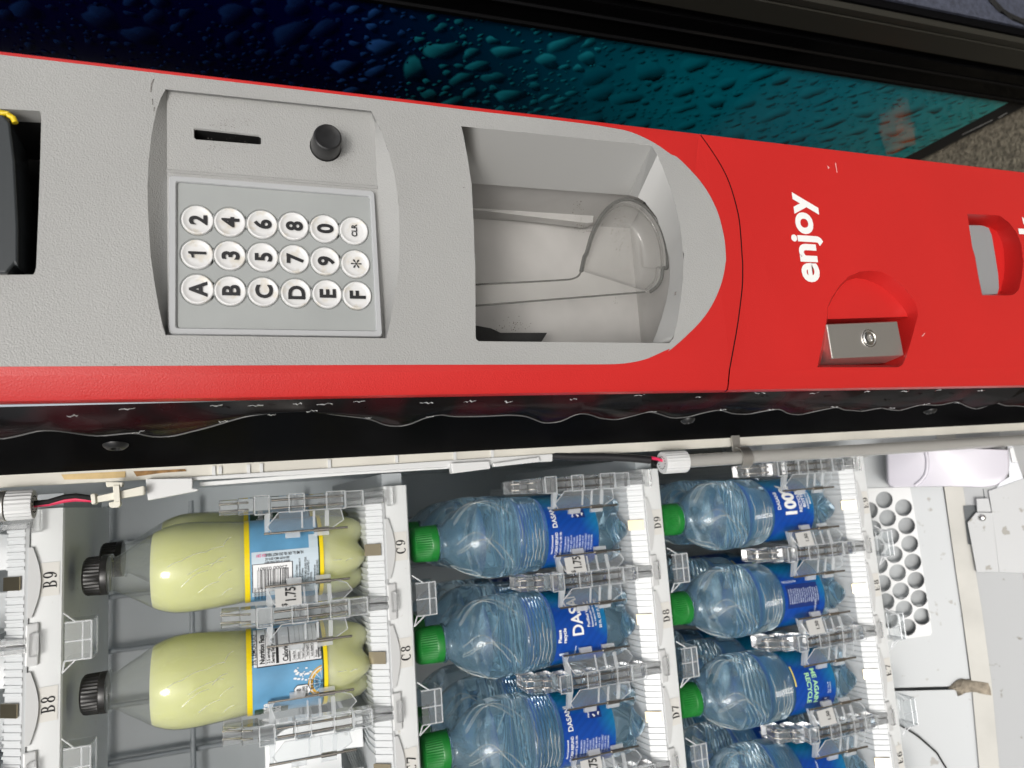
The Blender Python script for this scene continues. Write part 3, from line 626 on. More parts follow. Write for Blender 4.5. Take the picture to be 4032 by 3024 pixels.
# white wiring channel between the two tubes
CHW = mat('channel_white', (.70, .71, .71), .38)
b = MB()
def quadp(b, k, pts, y, t, mi=0): b.prism(K(k, pts, y), (0, t, 0), mi)
e = lambda k, x, y: cr(k, x, y)
def qsrc(b, pts, y, t, mi=0): b.prism([atY(*p, y) for p in pts], (0, t, 0), mi)
qsrc(b, [e('D', 1165, 1335), e('E', 1250, 1208), e('E', 1250, 1245), e('D', 1165, 1380)], -.0585, .006)
qsrc(b, [e('D', 1010, 1398), e('E', 1384, 1243), e('E', 1384, 1290), e('D', 1010, 1418)], -.067, .006)
qsrc(b, [e('D', 1240, 1420), e('D', 2212, 1345), e('E', 820, 1318), e('E', 820, 1330), e('D', 2212, 1372), e('D', 1240, 1446)], -.06, .004)
chn = b.build('wire_channel', CHW, cab, smooth=0, bevel=.0005)
b = MB()
for k, x, y0, y1 in (('D', 1330, 1322, 1378), ('D', 1370, 1325, 1370), ('D', 1545, 1312, 1365), ('D', 1625, 1306, 1360), ('D', 2045, 1282, 1335), ('E', 408, 1255, 1300), ('E', 768, 1236, 1282), ('E', 1000, 1222, 1268)):
    a, c = atY(*cr(k, x, y0), -.062), atY(*cr(k, x, y1), -.062); b.box((min(a.x, c.x), -.066, a.z - .0012), (max(a.x, c.x), -.056, a.z + .0012))
b.build('channel_ribs', CHW, chn, smooth=0, kind='stuff')
for pts, y, t in (([('D', 905, 1400), ('D', 1198, 1396), ('D', 1198, 1458), ('D', 1232, 1462), ('D', 1232, 1474), ('D', 920, 1534)], -.072, .010), ([('E', 752, 1302), ('E', 992, 1288), ('E', 1000, 1335), ('E', 760, 1366)], -.072, .009), ([('E', 1012, 1302), ('E', 1300, 1262), ('E', 1310, 1292), ('E', 1020, 1325)], -.071, .006)):
    b = MB(); b.prism([atY(*cr(*q), y) for q in pts], (0, t, 0)); b.build('channel_clip', CHW, chn, smooth=0, bevel=.0008)
# light tubes: white ribbed end cap, frosted tube, wires
TUBEM = mat('frosted_tube', (.36, .355, .335), .2, coat=.8)
def tube_light(label, zc0, zc1, ztube, x0, y0):
    t = thing('light_tube', label, 'tube light', (x0, y0, (zc0 + zc1) / 2), 'strip lights beside the shelves')
    b = MB(); n = 44; rs = []
    up = 1 if zc1 > zc0 else -1
    for h, f in ((0, .86), (0, .97), (.0015, 1), (abs(zc1 - zc0), 1), (abs(zc1 - zc0), .8)):
        rs.append([V((x0, y0, zc0 + up * h)) + V((math.cos(6.2832 * k / n), math.sin(6.2832 * k / n), 0)) * (.0102 * f * (1 if k % 2 or f < .95 else .955)) for k in range(n)])
    b.rings(rs, True, 0, True, True); cap = b.build('end_cap', CHW, t, smooth=25)
    b = MB()
    for k in range(14): a = 6.2832 * k / 14; b.box((x0 + .0056 * math.cos(a) - .0004, y0 + .0056 * math.sin(a) - .0004, zc0 - up * .0003 - .0002), (x0 + .0056 * math.cos(a) + .0004, y0 + .0056 * math.sin(a) + .0004, zc0 - up * .0003 + .0002))
    b.build('cap_vents', BLACKM, cap, smooth=0, kind='stuff')
    b = MB(); b.rings([[V((x0 + r * math.cos(6.2832 * k / 48), y0 + r * math.sin(6.2832 * k / 48), z)) for k in range(48) for r in ((.0061 if k % 2 else .0059),)] for z in (zc1, ztube)], True, 0, True, True); b.build('tube', TUBEM, t, smooth=30)
    return t
yT = -.078
ca, cb_ = atY(*cr('E', 2065, 1300), yT), atY(*cr('G', 100, 1282), yT)
t2 = tube_light('lower frosted light tube with white ribbed cap and red lead, beside the water bottles', ca.z, cb_.z, .30, (ca.x + cb_.x) / 2 - .0005, yT)
x2, z2 = (ca.x + cb_.x) / 2 - .0005, ca.z
zc = atY(*cr('G', 455, 1245), yT).z
b = MB()
for zz_ in (0,): b.rings([[V((x2 + r * math.cos(a), yT + r * math.sin(a), zc + h)) for a in [math.radians(-210 + 240 * k / 20) for k in range(21)]] for r, h in ((.0094, -.0055), (.0101, -.0055), (.0101, .0055), (.0094, .0055))], False)
b.box((x2 + .006, yT + .006, zc - .0045), (x2 + .022, yT + .0075, zc + .0045))
b.build('spring_clip', METAL, t2, smooth=30)
b = MB(); b.tube([atY(*cr(*q), y) for q, y in ((('E', 1300, 1250), -.06), (('E', 1500, 1262), -.064), (('E', 1700, 1262), -.068), (('E', 1870, 1270), -.072), (('E', 1990, 1282), -.075), (('E', 2030, 1295), -.076))], .0036, 10); b.build('cable', mat('cable_black', (.02, .02, .022), .4), t2, smooth=60)
RWIRE = mat('red_wire', (.70, .03, .10), .35)
b = MB(); b.tube([atY(*cr(*q), yT) for q in (('E', 2000, 1268), ('E', 2030, 1274), ('E', 2060, 1284), ('E', 2095, 1288))], .0016, 8); b.build('red_lead', RWIRE, t2, smooth=60)
ca, cb_ = atY(*cr('D', 212, 1556), yT), atY(*cr('D', 48, 1556), yT)
t1 = tube_light('upper light tube with white ribbed cap above the shelf label B9', ca.z, cb_.z, cb_.z + .35, ca.x, yT)
x1 = ca.x
b = MB(); b.lathe([(.0094, 0), (.0103, 0), (.0103, .011), (.0094, .011)], 32, (x1, yT, cb_.z + .001)); b.build('spring_clip', METAL, t1, smooth=30)
b = MB(); b.tube([atY(*cr('D', *q), yT) for q in ((205, 1552), (300, 1542), (400, 1512), (470, 1505), (590, 1522))], .0019, 8); b.build('black_lead', BLACKM, t1, smooth=60)
b = MB(); b.tube([atY(*cr('D', *q), yT + .001) for q in ((205, 1562), (300, 1554), (400, 1532), (470, 1524), (590, 1530))], .0019, 8); b.build('red_lead', RWIRE, t1, smooth=60)
SLEEVE = mat('natural_nylon', (.74, .72, .62), .35)
b = MB(); b.prism(K('D', [(560, 1492), (592, 1487), (598, 1552), (568, 1562)], -.083), (0, .012, 0)); b.prism(K('D', [(592, 1508), (900, 1440), (900, 1498), (596, 1548)], -.081), (0, .008, 0)); b.build('connector_sleeve', SLEEVE, t1, smooth=0, bevel=.0012)
b = MB(); b.prism(K('D', [(700, 1440), (742, 1436), (748, 1540), (708, 1546)], -.0845), (0, .004, 0)); b.prism(K('D', [(655, 1415), (765, 1420), (758, 1452), (735, 1442), (700, 1446), (662, 1452)], -.083), (0, .008, 0)); b.prism(K('D', [(676, 1545), (748, 1536), (750, 1562), (735, 1578), (690, 1580), (678, 1568)], -.083), (0, .007, 0)); b.build('cable_tie', SLEEVE, t1, smooth=0, bevel=.001)
# ================================================================== duct at the foot of the cabinet
dn_ = V((0, -.70, .714)).normalized(); dp0 = V((0, 0, ZC - .785))
dP = lambda px, py, h=0: atP(px, py, dp0 + dn_ * h, dn_)
k5 = lambda x, y: (3360 + x / 3.29, 1750 + y / 3.29); k6 = lambda x, y: (3360 + x / 3.29, 2400 + y / 3.29)
DUCT = mat('duct_white', (.47, .49, .50), .4, dirt=(70, .29, (.33, .32, .30)))
gout = [(3340, 1925), (3583, 1918), (3600, 2010), (3670, 2490), (3664, 2502), (3340, 2545)]
b = MB(); b.poly([dP(3000, 1500), dP(3700, 1500), dP(3713, 1920), dP(3785, 2400), dP(3822, 2700), dP(3000, 2722)], [[dP(*p) for p in gout]]); b.build('duct_cover', DUCT, cab, smooth=0)
b = MB(); b.poly([dP(3000, 2734), dP(3828, 2714), dP(3850, 2880), dP(3885, 3300), dP(3000, 3300)]); b.build('duct_lower_cover', DUCT, cab, smooth=0)
b = MB(); b.poly([dP(2900, 1400, -.012), dP(3900, 1400, -.012), dP(3900, 3300, -.012), dP(2900, 3300, -.012)]); b.build('duct_inside', mat('duct_grey', (.30, .32, .33), .35, vary=(30, .4)), cab, smooth=0)
holes = []
for c0, st, n, j0 in (((3557.6, 1999.2), (12.2, 71.4), 8, -1), ((3481.6, 1968.8), (13.1, 71.6), 9, -1), ((3410.2, 1938.4), (13.1, 71.8), 9, 0), ((3338, 1908), (13.1, 72), 9, 0)):
    for j in range(j0, n - 1 if j0 else n):
        p = (c0[0] + st[0] * j, c0[1] + st[1] * j)
        if p[0] < 3362 or p[1] > 2480: continue
        if c0[0] > 3550 and j > 6: continue
        h = [dP(p[0] + 33.6 * math.cos(6.2832 * k / 22), p[1] + 33.6 * math.sin(6.2832 * k / 22), .002) for k in range(22)]
        if p[1] > 1955: holes.append(h)
gt = [dP(*p, .002) for p in gout]
b = MB(); b.poly(gt, holes)
for h in holes: b.strip(h, [p - dn_ * .006 for p in h], True)
b.strip(gt, [p - dn_ * .004 for p in gt], True)
b.build('honeycomb_grille', WHITE, cab, smooth=25)
b = MB()                                                     # cream ledge, then the white front plate of the sill
LEDGE = mat('ledge_cream', (.50, .49, .45), .5, vary=(18, .12)); SILL = mat('sill_white', (.43, .44, .445), .4, dirt=(75, .30, (.25, .24, .21)))
l0 = [dP(*p) for p in ((3640, 1400), (3715, 1905), (3764, 2254), (3786, 2400), (3825, 2690), (3880, 3300))]
l1 = [dP(*p, .004) for p in ((3715, 1400), (3790, 1905), (3842, 2254), (3866, 2400), (3905, 2690), (3960, 3300))]
b.strip(l0, [p + dn_ * .004 for p in l0]); b.strip([p + dn_ * .004 for p in l0], l1); b.build('cream_ledge', LEDGE, cab, smooth=0)
l2 = [p + V((0, -.035, -.028)) for p in l1]; l3 = [p + V((0, -.012, -.09)) for p in l2]; l4 = [p + V((0, 0, -.30)) for p in l3]
b = MB(); b.strip([p - dn_ * .001 for p in l1], l2); b.strip(l2, l3); b.strip(l3, l4); b.build('front_sill', SILL, cab, smooth=15)
sp = l2[2]
pl = lambda px, py, h=0: atP(px, py, l1[2] + dn_ * h, dn_)
b = MB(); b.prism([pl(*k5(x, y), .006) for x, y in ((1750, 600), (2240, 425), (2700, 700), (2700, 1700), (1890, 1659), (1795, 880))], -dn_ * .005); b.build('sill_plate', SILL, cab, smooth=0, bevel=.0006)
b = MB(); b.prism([pl(*k5(x, y), .007) for x, y in ((1480, 1010), (1590, 880), (1800, 880), (1890, 1659), (1600, 1659))], -dn_ * .004); b.prism([pl(*k5(x, y), .009) for x, y in ((1592, 700), (1752, 696), (1790, 874), (1605, 874))], -dn_ * .006); hb = b.build('hinge_bracket', SILL, cab, smooth=0, bevel=.0006)
b = MB(); b.poly([dP(*k5(x, y), .0055) for x, y in ((1425, 795), (1600, 790), (1620, 900), (1480, 1010), (1530, 1300), (1485, 1290))]); b.poly([dP(*k5(x, y), .0055) for x, y in ((1675, 575), (1750, 575), (1760, 700), (1690, 690))]); b.build('bracket_slot', mat('slot_grey', (.09, .10, .105), .6), cab, smooth=0)
c = pl(*k5(1668, 950), .0072); tx = V((1, 0, 0)); ty = dn_.cross(tx)
b = MB(); b.rings([[c + dn_ * h + (tx * math.cos(a) + ty * math.sin(a)) * r for a in [6.2832 * k / 18 for k in range(18)]] for r, h in ((.0042, 0), (.0038, .0014), (.0026, .0024), (.0010, .0028))], True, 0, False, True); b.build('rivet', CHROME, hb, smooth=60)
# sealing foam at the seam, thin cable
rf = random.Random(9)
fo_ = [k6(x, y) for x, y in ((1225, 1020), (1290, 955), (1340, 915), (1400, 897), (1470, 905), (1540, 905), (1640, 918), (1770, 935), (1795, 1020), (1808, 1110), (1700, 1095), (1630, 1065), (1520, 1060), (1430, 1080), (1360, 1070), (1350, 1120), (1335, 1060), (1290, 1030))]
base_ = [dP(*p, .001) for p in fo_]; fc = sum(base_, V()) / len(base_)
b = MB(); rr = [base_]
for f, h in ((.9, .004), (.62, .0075), (.3, .0085)): rr.append([fc + (p - fc) * f + dn_ * (h + rf.uniform(-.001, .001)) for p in base_])
b.rings(rr, True, 0, False, True); b.build('sealing_foam', mat('foam_tan', (.36, .31, .24), .9, bump=(250, .8, .003), vary=(90, .35)), cab, smooth=70)
b = MB(); b.tube([dP(*p, .004) for p in ((3440, 2800), k6(530, 1455), k6(640, 1520), k6(740, 1578), k6(860, 1659), (3690, 2966), (3735, 3040))], .0010, 8); b.build('thin_cable', BLACKM, cab, smooth=60)
# moulded white housing low in the right corner
hp = [k5(x, y) for x, y in ((425, 60), (430, 300), (436, 480), (455, 535), (500, 560), (900, 548), (1300, 545), (1560, 556), (1720, 556), (1860, 530), (1960, 460), (2012, 370), (2022, 250), (2010, 60), (1500, 40), (900, 50))]
b = MB(); hA = [dP(*p, .055) for p in hp]; hc = sum(hA, V()) / len(hA)
b.rings([[p - dn_ * .05 for p in hA], hA, [hc + (p - hc) * .985 + dn_ * .004 for p in hA], [hc + (p - hc) * .95 + dn_ * .006 for p in hA]], True, 0, False, True)
b.build('moulded_housing', LILAC, cab, smooth=50)
b = MB(); b.tube([dP(*k5(x, y), .0615) for x, y in ((935, 75), (960, 200), (955, 330), (930, 410), (870, 480), (800, 535))], .0022, 8); b.build('housing_ridge', LILAC, cab, smooth=60)
b = MB(); b.poly([dP(*k5(x, y), .012) for x, y in ((2000, 20), (2070, 20), (2130, 240), (2200, 440), (1860, 560), (1900, 500), (2020, 420))]); b.build('corner_plate', mat('zinc', (.30, .31, .33), .4, metal=.6), cab, smooth=0)  # grey metal plate filling the corner beside the housing
b = MB(); b.prism([dP(*k5(x, y), .03) for x, y in ((2005, 40), (2062, 40), (2120, 232), (2048, 240))], dn_ * .006); b.build('white_tab', WHITE, cab, smooth=0, bevel=.001)
slab('duct_back', (BX0, .30, .30), (BX1, .31, ZC - .70), LINER)
# ================================================================== shelves
PIT, XC9 = .0912, -.0443
ZL = dict(B=ZC + .1428, C=ZC - .1279, D=ZC - .3896, E=ZC - .6604)
FLO = .029                                                    # tray floor above the middle of the lip
colx = lambda n: XC9 - PIT * (9 - n)
ACR = glass_mat('acrylic', (.98, .985, .985), 1.36, .01)
def add_haze(m, amt, col):
    nt = m.node_tree; b = nt.nodes['Principled BSDF']; d = nt.nodes.new('ShaderNodeBsdfDiffuse'); d.inputs[0].default_value = (*col, 1)
    mx = nt.nodes.new('ShaderNodeMixShader'); mx.inputs[0].default_value = amt; out = nt.nodes['Material Output']
    nt.links.new(b.outputs[0], mx.inputs[1]); nt.links.new(d.outputs[0], mx.inputs[2]); nt.links.new(mx.outputs[0], out.inputs[0])
add_haze(ACR, .06, (.90, .92, .94))
ACT = clear_mat('acrylic_thin', (.95, .96, .965), .05, 1.45, .06, (.9, .93, .95))
ACE = clear_mat('acrylic_edge', (.9, .92, .93), .1, 1.5, .28, (.92, .94, .95))
ACW = clear_mat('acrylic_bright_edge', (.95, .96, .97), .12, 1.5, .38, (.95, .96, .97))
SHW = mat('shelf_white', (.74, .76, .76), .4, bump=(500, .1, .0003), dirt=(120, .27, (.55, .54, .5)))
STK = mat('sticker_paper', (.74, .73, .69), .55)
PAP = mat('price_paper', (.56, .56, .545), .5)
TRAY = mat('tray_white', (.60, .62, .63), .35, bump=(150, .04, .0004))
def ring2(cx, cy, rx, ry, irx, iry, a0=0, a1=360, n=20):
    o = [(cx + rx * math.cos(math.radians(a0 + (a1 - a0) * k / n)), cy + ry * math.sin(math.radians(a0 + (a1 - a0) * k / n))) for k in range(n + 1)]
    i = [(cx + irx * math.cos(math.radians(a0 + (a1 - a0) * k / n)), cy + iry * math.sin(math.radians(a0 + (a1 - a0) * k / n))) for k in range(n + 1)]
    return o, i
def serif(mb, ch, x, y, h, f, mi):
    """heavy roman capitals and figures; f maps (x, y) to the surface"""
    w_ = .62 * h; P = lambda pts: mb.poly([f(x + a * w_, y + c * h) for a, c in pts], (), mi)
    def R(*a, **k):
        o, i = ring2(*a, **k); mb.strip([f(x + p * w_, y + q * h) for p, q in o], [f(x + p * w_, y + q * h) for p, q in i], False, mi)
    bar = lambda a, c, d, e_: P([(a, c), (d, c), (d, e_), (a, e_)])
    if ch in 'BDE':
        bar(.14, 0, .36, 1); bar(0, 0, .5, .05); bar(0, .95, .5, 1)
    if ch == 'B': R(.45, .755, .42, .245, .2, .2, -90, 90); R(.45, .265, .52, .265, .28, .215, -90, 90); bar(.3, .49, .5, .54)
    if ch == 'D': R(.40, .5, .62, .5, .36, .45, -90, 90)
    if ch == 'E': bar(.3, 0, .95, .06); bar(.3, .94, .9, 1); bar(.3, .48, .65, .54); bar(.88, 0, .96, .25); bar(.83, .75, .9, 1); bar(.6, .38, .66, .64)
    if ch == 'C': R(.52, .5, .54, .52, .28, .46, 48, 312); bar(.86, .62, .93, 1); 
    if ch == '9': R(.47, .66, .43, .36, .2, .30, 0, 360); R(.30, .52, .60, .52, .38, .49, -78, 8); P([(.1, .06), (.3, 0), (.4, .03), (.3, .16), (.12, .16)])
    if ch == '6': R(.50, .34, .43, .36, .2, .30, 0, 360); R(.68, .48, .60, .52, .38, .49, 102, 188); P([(.85, .94), (.65, 1), (.58, .97), (.7, .84), (.85, .84)])
    if ch == '8': R(.48, .755, .36, .255, .16, .2); R(.48, .27, .42, .28, .2, .22)
    if ch == '7': bar(.05, .84, .9, .98); bar(.05, .68, .12, .98); P([(.74, .86), (.9, .9), (.5, 0), (.28, 0)])
def text_w(s_): return sum(.68 for _ in s_)
CHUTE = [(.44, .0), (.020, .0), (.004, -.0022), (-.0045, -.0152), (-.0035, -.0178)]       # y, z of the ribbed floor and its rolled front, from the floor level
PHI = math.radians(12); LS, LC_ = math.sin(PHI), math.cos(PHI)
def build_shelf(r, cols, label, rear=True):
    z = ZL[r]; zf = z + FLO
    sh = thing('shelf', label, 'shelf', (colx(8), .2, z), 'pull-out shelves of the machine')
    x0, x1 = BX0 + .01, .0102
    L = lambda x, t, h=0: V((x, -t * LS - h * LC_, z + t * LC_ - h * LS))          # on the leaning face of the lip: t up, h proud
    dep = .20 if r == 'B' else .44
    lipo = lambda x: [V((x, dep, z + .0118)), V((x, .002, z + .0118)), L(x, .0112, -.0004), L(x, .0100, 0), L(x, -.0098, 0), L(x, -.0112, -.0012), L(x, -.0114, -.003), V((x, dep, z - .0118))]
    b = MB(); b.strip(lipo(x0), lipo(x1)); b.poly(lipo(x1)); b.build('lip', SHW, sh, smooth=40)
    if r == 'C' or r == 'B' or r == 'D' or r == 'E':
        b = MB(); b.box((x1 + .0003, .012, z - .008), (x1 + .0115, dep - .02, z + .010)); b.build('slide_rail', mat('rail_grey', (.42, .45, .47), .4) if 'rail_grey' not in MATS else MATS['rail_grey'], sh, smooth=0)
    for c in cols:
        xc = colx(c)
        b = MB(); n = 15; wd = PIT - .0016
        CH_ = [(min(y, dep), h) for y, h in CHUTE]
        b.strip([V((xc - wd / 2, y, zf + h)) for y, h in CH_], [V((xc + wd / 2, y, zf + h)) for y, h in CH_])
        for k in range(n):
            xx = xc - wd / 2 + .006 + (wd - .012) * k / (n - 1)
            if abs(xx - xc) < .0075: continue
            lo = [V((xx - .0013, y, zf + h)) for y, h in CH_[:4]]; hi = [V((xx + .0013, y, zf + h)) for y, h in CH_[:4]]
            nn = [V((0, 0, .0013)), V((0, 0, .0013)), V((0, -.0008, .0010)), V((0, -.0006, .0002))]
            lo2 = [p + q + V((.0004, 0, 0)) for p, q in zip(lo, nn)]; hi2 = [p + q - V((.0004, 0, 0)) for p, q in zip(hi, nn)]
            b.strip(lo, lo2); b.strip(lo2, hi2); b.strip(hi2, hi); b.strip([lo[-1], hi[-1]], [lo2[-1], hi2[-1]])
        b.build('tray_bay', TRAY, sh, smooth=30)
        b = MB(); b.hexa([V((xc - .005, .0042, zf - .002)), V((xc + .005, .0042, zf - .002)), V((xc + .005, -.0046, zf - .0128)), V((xc - .005, -.0046, zf - .0128))] + [V((xc - .005, .0034, zf + .0004)), V((xc + .005, .0034, zf + .0004)), V((xc + .005, -.0058, zf - .0122)), V((xc - .005, -.0058, zf - .0122))]); b.build('metal_stop', BRASS, sh, smooth=0)
        # curved guide strip on the lip under each bay, flat ones between
        b = MB(); pts = [(-.026, .0122)] + [(-.026 + .052 * k / 12, .0095 - .0055 * math.sin(math.pi * k / 12)) for k in range(13)] + [(.026, .0122)]
        b.prism([L(xc + a, c_, .0022) for a, c_ in pts], L(0, 0, -.0003) - L(0, 0, .0022)); b.build('front_guide', WHITE, sh, smooth=40)
        b = MB(); b.hexa([L(xc - PIT / 2 + a, t, h) for h in (.0022, -.0004) for a, t in ((-.0155, .0045), (.0155, .0045), (.0155, .0132), (-.0155, .0132))]); b.build('joint_plate', WHITE, sh, smooth=0, bevel=.0012)
        b = MB(); b.box((xc - PIT / 2 - .0006, .012, zf - .003), (xc - PIT / 2 + .0006, dep - .02, zf + .020)); b.build('divider', TRAY, sh, smooth=0)
        if c >= 6:
            b = MB(); sx = xc + .001; b.add([L(sx - .0125, -.0082, .0004), L(sx + .0125, -.0082, .0004), L(sx + .0125, .0043, .0004), L(sx - .0125, .0043, .0004)], [(0, 1, 2, 3)])
            f = lambda a, q: L(a, q, .0008); h = .0088
            serif(b, r, sx - .0066, -.0063, h, f, 1); serif(b, str(c), sx + .0004, -.0063, h, f, 1)
            b.build('label_sticker', [STK, INK], sh, smooth=0)['label'] = 'paper sticker reading %s%d' % (r, c)
        if (r, c) in (('B', 9), ('B', 8), ('B', 7), ('C', 7), ('C', 6)):
            q = [(-.036, .003), (-.0085, .003), (-.0085, .020), (-.006, .022), (.006, .022), (.0085, .020), (.0085, .003), (.036, .003), (.040, .030), (.031, .070), (.020, .086), (-.020, .086), (-.031, .070), (-.040, .030)]
            b = MB(); b.prism([V((xc + a, .040 + .25 * t, zf + t)) for a, t in q], (0, .003, 0)); pd = b.build('lane_paddle', TRAY, sh, smooth=0, bevel=.0008)
            b = MB()
            for a, t in ((-.024, .018), (.024, .018), (-.024, .046), (.024, .046), (0, .060)): b.box((xc + a - .004, .0385 + .25 * t, zf + t - .0011), (xc + a + .004, .0399 + .25 * t, zf + t + .0011))
            b.build('paddle_tabs', WHITE, pd, smooth=0, kind='stuff')
    return sh
def gate_parts(sh, xb, z, price=None, right=True, left=True):
    """clear delivery gate on the post between two bays: stacked housing blocks, steel pins, two hinged flaps"""
    b = MB()
    def bx(x0_, x1_, y0, y1, z0, z1): b.box((xb + x0_ * 1.18, y0, z + z0), (xb + x1_ * 1.18, y1, z + z1))
    bx(-.0072, .0072, -.0075, .006, .004, .0095)
    bx(-.0048, .0048, -.0045, .004, .0098, .0300); bx(-.0046, -.0012, -.0062, -.0047, .012, .044); bx(.0012, .0046, -.0062, -.0047, .012, .044)
    bx(-.0058, .0058, -.0055, .006, .0303, .0455)
    bx(-.0064, .0064, -.0046, .008, .0458, .0615); bx(-.0062, .0062, -.0084, -.0048, .0480, .0600)
    bx(-.0056, .0056, -.0040, .007, .0620, .0795)
    bx(-.0064, .0064, -.0046, .008, .0800, .0925); bx(-.0062, .0062, -.0084, -.0048, .0810, .0910)
    bx(-.0058, .0058, -.0044, .010, .0930, .1080)
    bx(-.0066, .0066, -.0070, .012, .1083, .1200); bx(-.0060, .0060, -.002, .022, .1203, .1330); bx(-.0054, .0054, .004, .034, .1333, .1480)
    g_ = b.build('gate', ACR, sh, smooth=0, bevel=.0006, segs=1)
    b = MB()
    for x_ in (-.0034, .0034): b.tube([(xb + x_, -.0066, z + .0470), (xb + x_, -.0066, z + .1065)], .0011, 10)
    for x_ in (-.0030, .0030): b.tube([(xb + x_, .0005, z + .125), (xb + x_, .016, z + .1475)], .0010, 8)
    b.build('hinge_pins', STEELP, g_, smooth=60)
    b = MB()
    for z0, z1, hw in ((.0305, .0455, .0068), (.0460, .0615, .0075), (.0800, .0925, .0075), (.1085, .1200, .0078)):
        for zz_ in (z0, z1): b.box((xb - hw, -.0091, z + zz_ - .0005), (xb + hw, -.0085, z + zz_ + .0005))
        for sx_ in (-hw, hw): b.box((xb + sx_ - .0004, -.0091, z + z0), (xb + sx_ + .0004, -.0085, z + z1))
    b.build('housing_edges', ACE, g_, smooth=0, kind='stuff')
    for s_ in ((1,) if right else ()) + ((-1,) if left else ()):
        def F(s, zz_, h=0): return V((xb + s_ * (.0070 + .0170 * s), -.0080 + .0045 * s - .0014 * h, z + zz_))
        pr = ([(0, .104), (0, .052), (.45, .0425), (.80, .0465), (1, .0560), (1, .1075), (.72, .1105), (.30, .1075)] if s_ > 0 else [(0, .101), (0, .050), (.6, .0475), (1, .0585), (1, .1065), (.65, .1105), (.25, .1045)])
        b = MB(); dv = F(0, 0, 1) - F(0, 0, 0); fa_ = [F(s, q) for s, q in pr]; fb_ = [p + dv for p in fa_]
        b.poly(fa_); b.poly(fb_); b.strip(fa_, fb_, True, 1); fl_ = b.build('gate_flap', [ACT, ACE], g_, smooth=0)
        b = MB()
        for z0, z1 in ((.060, .0635), (.0715, .0735), (.0815, .083)): b.hexa([F(s, q, h) for h in (1.02, 1.9) for s, q in ((.05, z0), (.85, z0), (.85, z1), (.05, z1))])
        for z0, z1 in ((.060, .0725), (.084, .0960)): b.hexa([F(s, q, h) for h in (-.9, 1.5) for s, q in ((1.02, z0), (1.30, z0), (1.30, z1), (1.02, z1))])
        b.hexa([F(s, q, h) for h in (-3.5, .0) for s, q in ((.0, .1075), (.10, .1125), (1.0, .1125), (1.0, .1095))])
        b.build('flap_ribs', ACE, fl_, smooth=0)
        b = MB(); b.tube([F(1.0, .0440, .6), F(1.0, .1130, .6)], .0011, 10); b.tube([F(1.0, .0600, .6), F(1.0, .0725, .6)], .0020, 10); b.build('flap_pin', STEELP, fl_, smooth=60)
        b = MB(); el_ = [F(s, q, .5) for s, q in pr]
        for a, d in list(zip(el_, el_[1:] + el_[:1])): b.tube([a, d], .00042, 6)
        b.build('flap_edge', ACW, fl_, smooth=40)
        if price and s_ > 0:
            b = MB(); A = lambda s, q: F(s, q, 1.25); b.add([A(.04, .0845), A(.92, .0845), A(.86, .1055), A(.02, .1055)], [(0, 1, 2, 3)])
            ux, uz = (A(1, .09) - A(0, .09)), V((0, 0, 1)); org = A(.52, .0885) + V((0, -.0004, 0))
            if price == '$1.75': put_text(b, '1.75', .0118, org + V((.0004, 0, .0008)), ux.normalized(), uz, 1, .02, .62); put_text(b, '$', .0060, A(.10, .0965) + V((0, -.0004, 0)), ux.normalized(), uz, 1, .02, .7)
            else: put_text(b, price, .0060, org + V((0, 0, .002)), ux.normalized(), uz, 1, .02, .9)
            b.build('price_tag', [PAP, INK], fl_, smooth=0)['label'] = 'paper price tag reading ' + price
    return g_
def under_clip(sh, xb, z):
    X0, X1, Y0, Y1, Z0, Z1 = xb - .0150, xb + .0130, -.003, .020, z - .031, z - .0130
    P = {}
    for i, x in enumerate((X0, X1)):
        for j, y in enumerate((Y0, Y1)):
            for k, q in enumerate((Z0, Z1)): P[i, j, k] = V((x, y, q))
    A, B = V((X0 - .009, Y0 + .004, Z1 + .002)), V((X1 + .007, Y0 + .004, Z1 + .002))
    b = MB()
    for q in ((P[0, 0, 0], P[1, 0, 0], P[1, 0, 1], P[0, 0, 1]), (P[0, 0, 0], P[1, 0, 0], P[1, 1, 0], P[0, 1, 0]), (P[0, 0, 0], P[0, 1, 0], P[0, 1, 1], P[0, 0, 1]), (P[1, 0, 0], P[1, 1, 0], P[1, 1, 1], P[1, 0, 1])):
        n_ = (q[1] - q[0]).cross(q[2] - q[1]).normalized() * .0010; b.prism(q, n_)
    c = b.build('guide_clip', ACT, sh, smooth=0)
    b = MB(); r_ = .00065
    for a, d in ((P[0, 0, 0], P[1, 0, 0]), (P[0, 0, 0], P[0, 0, 1]), (P[1, 0, 0], P[1, 0, 1]), (P[0, 0, 0], P[0, 1, 0]), (P[1, 0, 0], P[1, 1, 0]), (P[0, 1, 0], P[1, 1, 0]), ((P[0, 0, 0] + P[1, 0, 0]) / 2, (P[0, 0, 1] + P[1, 0, 1]) / 2), ((P[0, 0, 0] * 2 + P[0, 0, 1]) / 3, (P[1, 0, 0] * 2 + P[1, 0, 1]) / 3), (P[0, 0, 0] * .4 + P[0, 0, 1] * .6, A), (P[0, 0, 1], A), (P[1, 0, 0] * .4 + P[1, 0, 1] * .6, B)):
        b.tube([a, d], r_, 6)
    b.build('clip_edges', ACW, c, smooth=40)
SH = {}
